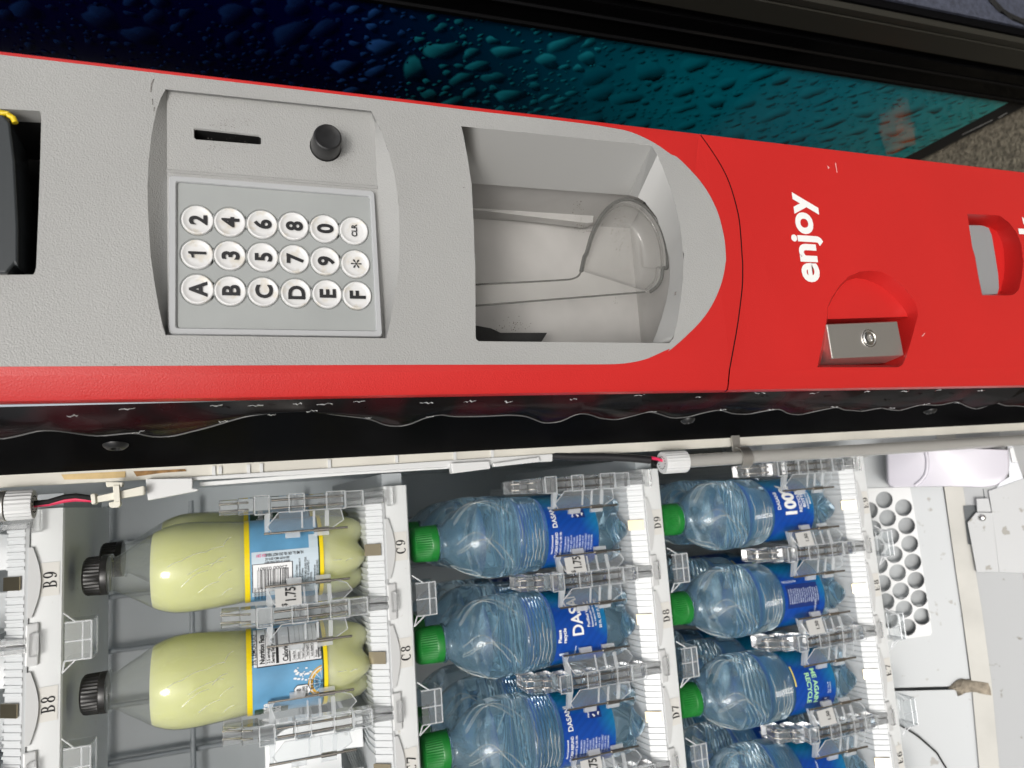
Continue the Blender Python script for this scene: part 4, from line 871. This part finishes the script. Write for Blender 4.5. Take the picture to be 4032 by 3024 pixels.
for r, cols, lab in (('B', (6, 7, 8, 9), 'topmost shelf in view, empty, its lip marked B9 and B8'), ('C', (6, 7, 8, 9), 'shelf with the yellow lemonade bottles, its lip marked C9 and C8'),
                     ('D', (5, 6, 7, 8, 9), 'shelf with the larger row of water bottles, its lip marked D9, D8 and D7'), ('E', (5, 6, 7, 8, 9), 'lowest shelf, its lip marked E9 to E6, above the honeycomb grille')):
    SH[r] = build_shelf(r, cols, lab)
    for c in [x for x in cols] + [10]:
        xb = colx(c) - PIT / 2
        if c == 10: xb = .0012
        pr = {('C', 9): '$1.75', ('D', 9): '$1.75', ('D', 7): '$1.75', ('E', 9): '1.50', ('E', 8): '1.50', ('E', 7): '1.50'}.get((r, c))
        gate_parts(SH[r], xb, ZL[r], pr, right=c < 10)
        if c < 10: under_clip(SH[r], xb, ZL[r])
# ================================================================== bottles
GREEN = mat('green_cap', (.010, .185, .026), .35, bump=(500, .05, .0003), vary=(200, .1))
CAPB = mat('black_cap', (.018, .017, .016), .32, vary=(160, .5))
WATER = glass_mat('water_bottle', (.80, .93, 1.0), 1.33, .0, bump=(34, .45, .0050, .6)); AIRM = glass_mat('bottle_air', (.95, .98, 1.0), 1.33, .04, bump=(520, .25, .0010, 1))
add_haze(WATER, .075, (.42, .76, 1.0))
JUICE = mat('lemonade', (.70, .715, .35), .45, spec=.1)
_j = JUICE.node_tree.nodes['Principled BSDF']; _j.inputs['Subsurface Weight'].default_value = .8; _j.inputs['Transmission Weight'].default_value = .08; _j.inputs['IOR'].default_value = 1.33; _j.inputs['Subsurface Radius'].default_value = (1, 1, .55); _j.inputs['Subsurface Scale'].default_value = .05
SHELL = clear_mat('clear_bottle', (.95, .96, .955), .06, 1.5, .06, (.62, .64, .62))
_t = SHELL.node_tree; _tc = _t.nodes.new('ShaderNodeTexCoord'); _w = _t.nodes.new('ShaderNodeTexVoronoi'); _w.inputs['Scale'].default_value = 42; _w.feature = 'SMOOTH_F1'
_b = _t.nodes.new('ShaderNodeBump'); _b.inputs['Strength'].default_value = .5; _b.inputs['Distance'].default_value = .004
_t.links.new(_tc.outputs['Object'], _w.inputs['Vector']); _t.links.new(_w.outputs['Distance'], _b.inputs['Height']); _t.links.new(_b.outputs[0], [n for n in _t.nodes if n.type == 'BSDF_GLOSSY'][0].inputs['Normal'])
CREASE_HIGHLIGHT = clear_mat('crease_highlight', (.97, .97, .95), .08, 1.6, .30, (.95, .95, .88))  # milky white body stands for highlights along the moulded lines
def petal(prof, n, foot, pr, n5=5):
    """bottle of revolution whose foot is drawn in between five lobes"""
    rs = []
    for r, z in prof:
        ring = []
        for k in range(n):
            a = 6.2832 * k / n; f = 1; zz_ = z
            if z < foot:
                t = 1 - z / foot; c = .5 + .5 * math.cos(n5 * a + .6)
                f = 1 - pr * t * (1 - c) ; zz_ = z + .010 * t * (1 - c) * .6
            ring.append(V((r * f * math.sin(a), -r * f * math.cos(a), zz_)))
        rs.append(ring)
    return rs
def cap_mesh(z0, z1, r, n, m, parent):
    b = MB(); rs = []
    for h, f, rib in ((z0, .97, 0), (z0, 1.0, 0), (z0 + (z1 - z0) * .22, 1.0, 0), (z0 + (z1 - z0) * .25, .985, 0), (z0 + (z1 - z0) * .28, .985, 1), (z0 + (z1 - z0) * .80, .965, 1), (z0 + (z1 - z0) * .88, .93, 0), (z0 + (z1 - z0) * .96, .82, 0), (z1, .62, 0), (z1, .3, 0)):
        rs.append([V((math.sin(6.2832 * k / n), -math.cos(6.2832 * k / n), 0)) * (r * f * (1 - (.045 if rib and k % 2 else 0))) + V((0, 0, h)) for k in range(n)])
    b.rings(rs, True, 0, True, True); return b.build('cap', m, parent, smooth=32)
def labelled(root, text_mb, mats, name='label_print'):
    o = text_mb.build(name, mats, root, smooth=0, recalc=False, weld=0); return o
WR = .0352
wprof = [(.0, .0045), (.008, .0040), (.018, .0010), (.024, 0), (.029, .0020), (.0325, .007), (.0345, .014), (.0350, .022), (.0346, .030), (.0340, .0345), (.0338, .0360), (.0338, .0890), (.0344, .0905),
         *[(.0349 + .0016 * k / 16 + (.0012 if k % 2 else 0), .0922 + .00165 * k) for k in range(17)], (.0374, .124), (.0379, .132), (.0379, .139), (.0374, .145), (.0362, .1515), (.0338, .1585), (.0306, .1650), (.0268, .1710), (.0226, .1762), (.0185, .1808), (.0158, .1840), (.0150, .1862), (.0150, .1872), (.0178, .1878), (.0178, .1892), (.0150, .1897), (.0142, .1960), (.0, .1960)]
LBL_W = None
def water_label_mat():
    m, nt, b = new_mat('water_label'); b.inputs['Roughness'].default_value = .3
    tc = nt.nodes.new('ShaderNodeTexCoord'); t = nt.nodes.new('ShaderNodeTexNoise'); t.inputs['Scale'].default_value = 14; t.inputs['Detail'].default_value = 1
    r = nt.nodes.new('ShaderNodeValToRGB'); r.color_ramp.elements[0].position = .40; r.color_ramp.elements[0].color = (.005, .058, .33, 1); r.color_ramp.elements[1].position = .62; r.color_ramp.elements[1].color = (.010, .235, .37, 1)
    nt.links.new(tc.outputs['Object'], t.inputs['Vector']); nt.links.new(t.outputs['Fac'], r.inputs[0])
    # faint diamond lattice of the print
    w1 = nt.nodes.new('ShaderNodeTexWave'); w1.wave_type = 'BANDS'; w1.bands_direction = 'DIAGONAL'; w1.inputs['Scale'].default_value = 70; w1.inputs['Distortion'].default_value = 2
    mx = nt.nodes.new('ShaderNodeMixRGB'); mx.blend_type = 'MULTIPLY'; mx.inputs[0].default_value = .13
    nt.links.new(tc.outputs['Object'], w1.inputs['Vector']); nt.links.new(r.outputs[0], mx.inputs[1]); nt.links.new(w1.outputs['Color'], mx.inputs[2]); nt.links.new(mx.outputs[0], b.inputs['Base Color'])
    return m
WLAB = water_label_mat()
TINK = mat('pale_blue_ink', (.55, .62, .75), .5); GINK = mat('pale_green_ink', (.40, .72, .38), .5); YINK = mat('yellow_ink', (.80, .66, .10), .5)
Z0L, Z1L = .0362, .0888
def recycle_icon(mb, r, th, z, s, mi, bg):
    wrap_rect(mb, r, th - .62 * s / r, th + .62 * s / r, z - .8 * s, z + .8 * s, bg)
    for k in range(3):
        a = 2.094 * k + .5; pts = []
        for q, rad in ((-.75, .34), (-.1, .34), (-.1, .22), (.28, .43), (-.1, .64), (-.1, .52), (-.75, .54)):
            pts.append((rad * s * math.cos(a + q), rad * s * math.sin(a + q)))
        wrap_poly(mb, r + .0002, th, z, pts, mi)
def lines(mb, r, th, z, n, wid, size, mi, seed, rot=0):
    rd = random.Random(seed); words_ = ['MINERALS', 'ADD A NEGLIGIBLE', 'AMOUNT', 'OF SODIUM', 'ENHANCED', 'WITH', 'PURE', 'FRESH TASTE', 'FOR A', 'BOTTLED', 'UNDER', 'CANNERS', 'CONSUMER', 'CALL', 'PURIFIED']
    for k in range(n):
        s_ = ' '.join(rd.choice(words_) for _ in range(3))[:int(wid / size * 1.55)]
        wrap_text(mb, s_, size, r, th, z - k * size * 1.18, mi, .01, .8)
def water_print(kind):
    b = MB(); r = .0345; T = lambda s_, sz, th, z, mi=0, **k: wrap_text(b, s_, sz, r, th, z, mi, **k)
    if kind == 'front':                                       # big name turned to the right of the viewer
        dasani(b, r, .62, .0610, .0158, .92); T('Please', .0048, -.08, .0835, bold=.03); T('recycle', .0048, -.08, .0785, bold=.03)
        T('Purified Water', .0040, .42, .0535, bold=.02); T('Enhanced with minerals', .0026, .42, .0500); T('for a pure, fresh taste', .0026, .42, .0468); T('20 FL OZ (1.25 PT)', .0036, .42, .0415, bold=.02)
        for k, pts in enumerate(([(-.001, -.004), (.0015, -.003), (.001, .006), (-.002, .005)],)): wrap_poly(b, r, -.62, .079, pts, 1)
        T('DASANI bottle', .0024, -.62, .068, 1); recycle_icon(b, r, -.66, .055, .0050, 1, 3)
    elif kind == 'back':
        dasani(b, r, .50, .0790, .0068, .95)
        recycle_icon(b, r, .52, .0540, .0072, 0, 3); T('Please', .0026, .52, .0605)
        T('Non-Carbonated', .0027, -.30, .0845); T('CA CASH REFUND', .0040, -.34, .0795, cond=.8, bold=.02); T('HI-ME-NY-VT 5c OR 10c', .0030, -.34, .0755, cond=.85); lines(b, r, -.34, .0710, 10, .024, .0026, 1, 4)
    elif kind == 'hundred':
        dasani(b, r, .34, .0800, .0060, .95); T('100%', .0200, .36, .0600, bold=.05, cond=.9); T('RECYCLED', .0054, .30, .0520, bold=.03); T('BOTTLE', .0054, .34, .0465, bold=.03); T('PURIFIED WATER', .0030, .34, .0425); T('MINERALS', .0030, .34, .0390)
    elif kind == 'facts':
        wrap_rect(b, r - .0001, -.30, .42, .0440, .0850, 3); lines(b, r, .06, .0815, 14, .022, .0024, 1, 8); T('NUTRITION', .0034, .55, .078, 1, rot=1); T('CA CASH REFUND', .0032, -.5, .0480, 1, rot=0)
    elif kind == 'again':
        T('RECYCLE', .0078, -.02, .0735, 2, rot=2, bold=.03); T('ME AGAIN', .0078, .02, .0650, 2, rot=2, bold=.03)
        recycle_icon(b, r, -.50, .0490, .0064, 0, 3); wrap_rect(b, r, .10, .70, .0868, .0884, 4); lines(b, r, -.1, .046, 2, .018, .0024, 1, 2)
    elif kind == 'panel':
        dasani(b, r, -.05, .0775, .0080, .95); T('CA CASH REFUND', .0034, -.30, .0510, bold=.02); lines(b, r, -.28, .0470, 5, .022, .0026, 1, 6); T('Purified Water', .0030, .3, .070, 1)
    return b
def dasani(mb, r, th, z, size, cond):
    wrap_text(mb, 'DASANI', size, r, th, z, 0, .022, cond)
W_SH = {}
def make_water(kind, label, loc, rot=0., group='water bottles on the shelves'):
    root = thing('water_bottle', label, 'bottle', loc, group)
    if 'body' not in W_SH:
        b = MB(); b.rings(petal(wprof, 64, .030, .20), True, 0, True, True); body = b.build('bottle_body', WATER, root, smooth=60, weld=1e-6, loc=(0, 0, 0)); W_SH['body'] = body.data
        b = MB(); ap = [(max(0, rr_ - .0009), zz_) for rr_, zz_ in wprof if .1535 <= zz_ <= .1872]
        b.rings([[V((rr_ * math.sin(6.2832 * k / 48), -rr_ * math.cos(6.2832 * k / 48), zz_)) for k in range(48)] for rr_, zz_ in [(.0348, .1515)] + ap + [(.0130, .1950)]], True, 0, True, True)
        air = b.build('air_space', AIRM, root, smooth=50, loc=(0, 0, 0)); air.data.flip_normals(); W_SH['air'] = air.data
        cap = cap_mesh(.1905, .2155, .0168, 96, GREEN, root); W_SH['cap'] = cap.data
        b = MB(); b.rings([[V((.03425 * math.sin(6.2832 * k / 64), -.03425 * math.cos(6.2832 * k / 64), z)) for k in range(64)] for z in (Z0L, Z1L)], True); lb_ = b.build('label', WLAB, root, smooth=60); W_SH['label'] = lb_.data
        b = MB(); re_ = random.Random(16)                        # moulded swirls and rings in the wall, glints put in as milky white
        def rad(z_):
            for (r0_, a_), (r1_, c_) in zip(wprof[8:], wprof[9:]):
                if a_ <= z_ <= c_: return r0_ + (r1_ - r0_) * (z_ - a_) / max(1e-6, c_ - a_)
            return .035
        for s_ in range(5):
            t0 = 6.2832 * s_ / 5 - .5
            for ph_, w_ in ((0, 1), (.10, .8), (.42, .6)):
                pts = []
                for k in range(15):
                    t = k / 14; q = .176 - .052 * t * w_; a_ = t0 + ph_ + .55 * math.sin(t * 3.4) * w_
                    pts.append((rad(q) * math.sin(a_), -rad(q) * math.cos(a_), q))
                b.tube(pts, .00032, 6)
        for k in range(7):
            q = .0945 + .0036 * k; a0 = re_.uniform(-1.3, .2); a1 = a0 + re_.uniform(.5, 1.3)
            b.tube([(rad(q) * 1.004 * math.sin(a0 + (a1 - a0) * i / 10), -rad(q) * 1.004 * math.cos(a0 + (a1 - a0) * i / 10), q + .0006 * math.sin(i)) for i in range(11)], .00030, 6)
        wc = b.build('wall_swirls', CREASE_HIGHLIGHT, root, smooth=60, kind='stuff'); W_SH['swirls'] = wc.data
        parts = [body, air, cap, lb_, wc]
    else:
        parts = []
        for nm, key in (('bottle_body', 'body'), ('air_space', 'air'), ('cap', 'cap'), ('label', 'label'), ('wall_swirls', 'swirls')):
            o = bpy.data.objects.new(nm, W_SH[key]); COL.objects.link(o); parts.append(o)
        parts[4]['kind'] = 'stuff'
    for o in parts: o.parent = root; o.matrix_parent_inverse = Matrix()
    if kind not in W_SH:
        o = water_print(kind).build('label_print', [WINK, TINK, GINK, mat('label_navy', (.01, .03, .16), .4) if 'label_navy' not in MATS else MATS['label_navy'], YINK], None, smooth=0, recalc=False, weld=0); W_SH[kind] = o.data
    else:
        o = bpy.data.objects.new('label_print', W_SH[kind]); COL.objects.link(o)
    o.parent = parts[3]; o.matrix_parent_inverse = Matrix()
    root.rotation_euler = (0, 0, rot)
    return root
YB0 = .0290
def zfloor(r): return ZL[r] + FLO + .0013
for r, c, kind, dx, label in (
    ('D', 9, 'back', -.001, 'green capped water bottle in front of the D9 sticker, back of its blue label showing'),
    ('D', 8, 'front', -.001, 'green capped water bottle above the D8 sticker, big white letters on its label'),
    ('D', 7, 'back', -.003, 'green capped water bottle above the D7 sticker, cut by the edge of the picture'),
    ('E', 9, 'hundred', .0, 'green capped water bottle above the E9 sticker, label with a large 100 percent'),
    ('E', 8, 'facts', -.001, 'green capped water bottle above the E8 sticker, label with a block of small text'),
    ('E', 7, 'again', -.002, 'green capped water bottle above the E7 sticker, upside down RECYCLE ME AGAIN on its label'),
    ('E', 6, 'panel', -.003, 'green capped water bottle above the E6 sticker, cut off at the edge of the picture')):
    make_water(kind, label, (colx(c) + dx, YB0 + (.006 if r == 'E' else 0), zfloor(r) + (.004 if r == 'E' else 0)))
    for k, (oy, ox) in enumerate(((.079, .002), (.158, -.001))):
        make_water(('panel', 'back', 'again')[(c + k) % 3], ('second' if k == 0 else 'third') + ' water bottle in the lane of sticker %s%d, behind the front one' % (r, c), (colx(c) + dx + ox, YB0 + oy, zfloor(r)), rot=.5 * (k + 1) * (-1) ** c)
# ------------------------------------------------------------------ lemonade
jprof = [(.0, .0045), (.008, .0038), (.017, .0008), (.0235, 0), (.0285, .0022), (.0325, .008), (.0345, .016), (.0352, .026), (.0350, .034), (.0343, .0375), (.0340, .0395), (.0338, .1005), (.0344, .1035), (.0352, .112), (.0364, .126), (.0372, .139), (.0373, .149), (.0366, .157), (.0350, .1635), (.0325, .1700), (.0290, .1765), (.0250, .1825), (.0214, .1888), (.0178, .1946), (.0150, .1992), (.0138, .2022), (.0134, .2036), (.0166, .2041), (.0166, .2055), (.0138, .2060), (.0134, .2110), (0, .2110)]
BLUE_L = mat('label_sky_blue', (.16, .42, .68), .3, vary=(16, .35)); YEL = mat('label_yellow', (.86, .66, .01), .3); PALE = mat('label_pale_grey', (.56, .66, .73), .35); LGRN = mat('label_dark_green', (.02, .06, .03), .35)
LEM = mat('lemon_orange', (.85, .50, .06), .4, vary=(200, .3)); PINK = mat('pink_ink', (.75, .08, .25), .5); WBOX = mat('label_white', (.80, .81, .82), .4)
RJ = .0347
def juice_print(kind):
    b = MB(); r = RJ + .0003; T = lambda s_, sz, th, z, mi=0, **k: wrap_text(b, s_, sz, r + .0003, th, z, mi, **k)
    wrap_rect(b, r, -3.1416, 3.1416, .0978, .1020, 2); wrap_rect(b, r, -3.1416, 3.1416, .0380, .0412, 2); wrap_rect(b, r - .0001, -3.1416, 3.1416, .0412, .0424, 5)
    if kind == 'barcode':
        wrap_rect(b, r, -.95, .26, .0425, .0964, 3); wrap_rect(b, r + .0001, .26, .60, .0425, .050, 3)
        wrap_rect(b, r + .0001, -.78, -.02, .0636, .0962, 1); wrap_rect(b, r + .0002, -.765, -.035, .0644, .0955, 4)
        rd = random.Random(12); z = .0672
        while z < .0928:
            h = rd.choice((.00030, .00030, .0006, .0009)); wrap_rect(b, r + .0003, -.68, -.16, z, z + h, 1); z += h + rd.choice((.00035, .0005, .0008))
        T('25000 05801', .0040, -.105, .0800, 1, rot=1, cond=1.15, bold=.01)
        T('HI, ME 5c, OR 10c DO NOT REUSE', .0034, .20, .0705, 1, rot=1, cond=.62, bold=.02); T('CA CRV', .0034, .20, .0890, 6, rot=1, cond=.62, bold=.02)
        T('2021-01297 AMCo 20 FL OZ', .0026, .10, .0760, 1, rot=1, cond=.62); T('PROOF OF PURCHASE 5801P', .0026, .02, .0760, 1, rot=1, cond=.62)
        for k, (s_, th, z) in enumerate((('(c)2021 The Coca-Cola Company.', -.42, .0600), ('Minute Maid is a registered trademark of', -.34, .0575), ('The Coca-Cola Company.', -.44, .0553), ('OUR QUALITY PROMISE ASSURES YOUR', -.35, .0525), ('SATISFACTION, WE GUARANTEE IT.', -.38, .0503), ('POR LA ESPANOL', -.5, .0480), ('www.minutemaid.com', -.36, .0452), ('CHILL WELL BEFORE ENJOYING.', -.36, .0428))):
            T(s_, .0025, th, z, 1, cond=.62, bold=.012)
        for k in range(5): T('JUICE FROM CONCENTRATE', .0024, -.88, .0930 - .0027 * k, 1, cond=.6)
    else:
        wrap_rect(b, r + .0001, .26, 1.35, .0425, .0964, 4); wrap_rect(b, r, .235, .26, .0425, .0940, 1); wrap_rect(b, r + .0002, .26, 1.35, .0934, .0940, 1); wrap_rect(b, r + .0002, .26, 1.35, .0425, .0431, 1)
        T('3% LEMON JUICE', .0050, .30, .0944, 1, align='LEFT', cond=.78, bold=.012); T('Nutrition Facts', .0055, .31, .0880, 1, align='LEFT', cond=.80, bold=.035)
        wrap_rect(b, r + .0003, .29, 1.3, .0868, .0871, 1)
        T('2.5 servings per container', .0036, .31, .0837, 1, align='LEFT', cond=.75); T('Serving Size 8 fl oz', .0036, .31, .0802, 1, align='LEFT', cond=.8, bold=.03); wrap_rect(b, r + .0003, .29, 1.3, .0768, .0790, 1)
        T('Calories', .0060, .31, .0695, 1, align='LEFT', cond=.75, bold=.03); wrap_rect(b, r + .0003, .29, 1.3, .0676, .0686, 1)
        for k, s_ in enumerate(('Total Fat', 'Sodium', 'Total Carb.', '  Total Sugars', '  Incl. Added Sugars', 'Protein')):
            T(s_, .0028, .31, .0640 - .0036 * k, 1, align='LEFT', cond=.7, bold=.012); wrap_rect(b, r + .0003, .29, 1.3, .0632 - .0036 * k, .0634 - .0036 * k, 1)
        wrap_rect(b, r + .0003, .29, 1.3, .0448, .0456, 1); T('Not a significant source of fiber', .0020, .31, .0434, 1, align='LEFT', cond=.7)
        # slice of lemon, splash, calorie shield
        cz, ct, R0 = .0395, -.30, .0150
        for rad, mi, dz in ((R0, 7, 0), (R0 * .93, 4, .00012), (R0 * .86, 7, .00024)):
            wrap_poly(b, r + .0001 + dz, ct, cz, [(rad * math.cos(a), max(.0035, rad * math.sin(a))) for a in [math.pi * k / 24 for k in range(25)]], mi)
        for k in range(1, 8):
            a = math.pi * k / 8; wrap_poly(b, r + .0005, ct, cz, [(.003 * math.cos(a - .2), max(.0036, .003 * math.sin(a - .2))), (R0 * .84 * math.cos(a - .025), R0 * .84 * math.sin(a - .025)), (R0 * .84 * math.cos(a + .025), R0 * .84 * math.sin(a + .025))], 4)
        rd = random.Random(4)
        for k in range(26): 
            x_, y_, q = rd.gauss(.0085, .004), rd.uniform(.012, .026), rd.uniform(.0003, .0010); wrap_poly(b, r + .0003, ct, cz, [(x_ + q * math.cos(a) * 1.0, y_ + q * 1.6 * math.sin(a)) for a in [6.2832 * j / 8 for j in range(8)]], 4)
        for mi, g_, dd in ((1, 1.08, .0004), (4, 1.0, .0006)): wrap_poly(b, r + dd, -.44, .0590, [(x_ * g_, y_ * g_) for x_, y_ in ((-.0055, -.004), (0, -.0066), (.0055, -.004), (.0055, .004), (.003, .0062), (-.003, .0062), (-.0055, .004))], mi)
        for k, s_ in enumerate(('260', 'CALORIES', 'PER BOTTLE')): wrap_text(b, s_, (.0050, .0026, .0022)[k], r + .0009, -.44, (.0602, .0573, .0548)[k], 1, .02, .75)
        for k, s_ in enumerate(('20 FL OZ', '(1.25 PT)', '591 mL')): wrap_text(b, s_, .0034, r + .0009, -.30, .0500 - .0038 * k, 1, .02, .7)
        wrap_rect(b, r + .0001, -1.5, -.86, .0700, .0964, 5); T('Minute', .0090, -1.02, .0850, 4, bold=.03); T('Maid', .0090, -1.06, .0760, 4, bold=.03)
    return b
J_SH = {}
def make_juice(kind, label, loc, rot=0.):
    root = thing('lemonade_bottle', label, 'bottle', loc, 'lemonade bottles on the upper shelf')
    if not J_SH:
        b = MB(); b.rings(petal(jprof, 64, .032, .22), True, 0, False, False); o1 = b.build('bottle_body', SHELL, root, smooth=60); J_SH['body'] = o1.data
        lp_ = [(max(0, rr_ - .0006), zz_ + .0006) for rr_, zz_ in jprof if zz_ < .1720]
        b = MB(); b.rings(petal(lp_ + [(.0306, .1732)], 64, .032, .22), True, 0, True, True); o2 = b.build('drink', JUICE, root, smooth=60); J_SH['drink'] = o2.data
        o3 = cap_mesh(.2068, .2252, .0160, 72, CAPB, root); J_SH['cap'] = o3.data
        b = MB(); b.rings([[V((RJ * math.sin(6.2832 * k / 64), -RJ * math.cos(6.2832 * k / 64), z)) for k in range(64)] for z in (.038, .1020)], True); o4 = b.build('label', BLUE_L, root, smooth=60); J_SH['label'] = o4.data
        b = MB(); re_ = random.Random(6)                         # moulded creases in the clear wall, highlights put in as milky white
        def rad(z_):
            for (r0_, a_), (r1_, c_) in zip(jprof, jprof[1:]):
                if a_ <= z_ <= c_ and c_ > .02: return r0_ + (r1_ - r0_) * (z_ - a_) / max(1e-6, c_ - a_)
            return .035
        for th, z_, dth, dz in ((-.35, .150, .30, -.020), (-.10, .145, .22, -.026), (.20, .150, .16, -.018), (-.55, .138, .22, -.016), (.02, .128, .20, -.012), (-.25, .122, .16, -.010), (.35, .132, .12, -.014), (-.7, .120, .15, -.008), (.1, .160, .10, -.010), (.5, .118, .2, -.006), (-.15, .020, .05, -.006), (-.1, .030, .0, -.007)):
            pts = []
            for k in range(9):
                t = k / 8; q = z_ + dz * t; a_ = th + dth * (t + .25 * math.sin(t * 3.1)); pts.append((rad(q) * math.sin(a_), -rad(q) * math.cos(a_), q))
            b.tube(pts, .00035, 6)
        o5 = b.build('wall_creases', CREASE_HIGHLIGHT, root, smooth=60, kind='stuff'); J_SH['creases'] = o5.data
        ps_ = [o1, o2, o3, o4, o5]
    else:
        ps_ = []
        for nm, key in (('bottle_body', 'body'), ('drink', 'drink'), ('cap', 'cap'), ('label', 'label'), ('wall_creases', 'creases')):
            o = bpy.data.objects.new(nm, J_SH[key]); COL.objects.link(o); ps_.append(o)
        ps_[4]['kind'] = 'stuff'
    if kind not in J_SH:
        o = juice_print(kind).build('label_print', [WINK, INK, YEL, PALE, WBOX, LGRN, PINK, LEM], None, smooth=0, recalc=False, weld=0); J_SH[kind] = o.data
    else:
        o = bpy.data.objects.new('label_print', J_SH[kind]); COL.objects.link(o)
    for q in ps_: q.parent = root; q.matrix_parent_inverse = Matrix()
    o.parent = ps_[3]; o.matrix_parent_inverse = Matrix(); root.rotation_euler = (0, 0, rot)
    return root
make_juice('barcode', 'lemonade bottle with barcode on its label, above the C9 sticker', (colx(9) - .002, YB0 + .004, zfloor('C') - .0035))
make_juice('facts', 'lemonade bottle with nutrition facts and lemon slice on its label, above the C8 sticker', (colx(8) - .002, YB0, zfloor('C') - .0035))
make_juice('facts', 'rear lemonade bottle, only its cap and shoulder showing behind the barcode bottle', (colx(9) + .006, YB0 + .082, zfloor('C') - .0035), rot=2.0)
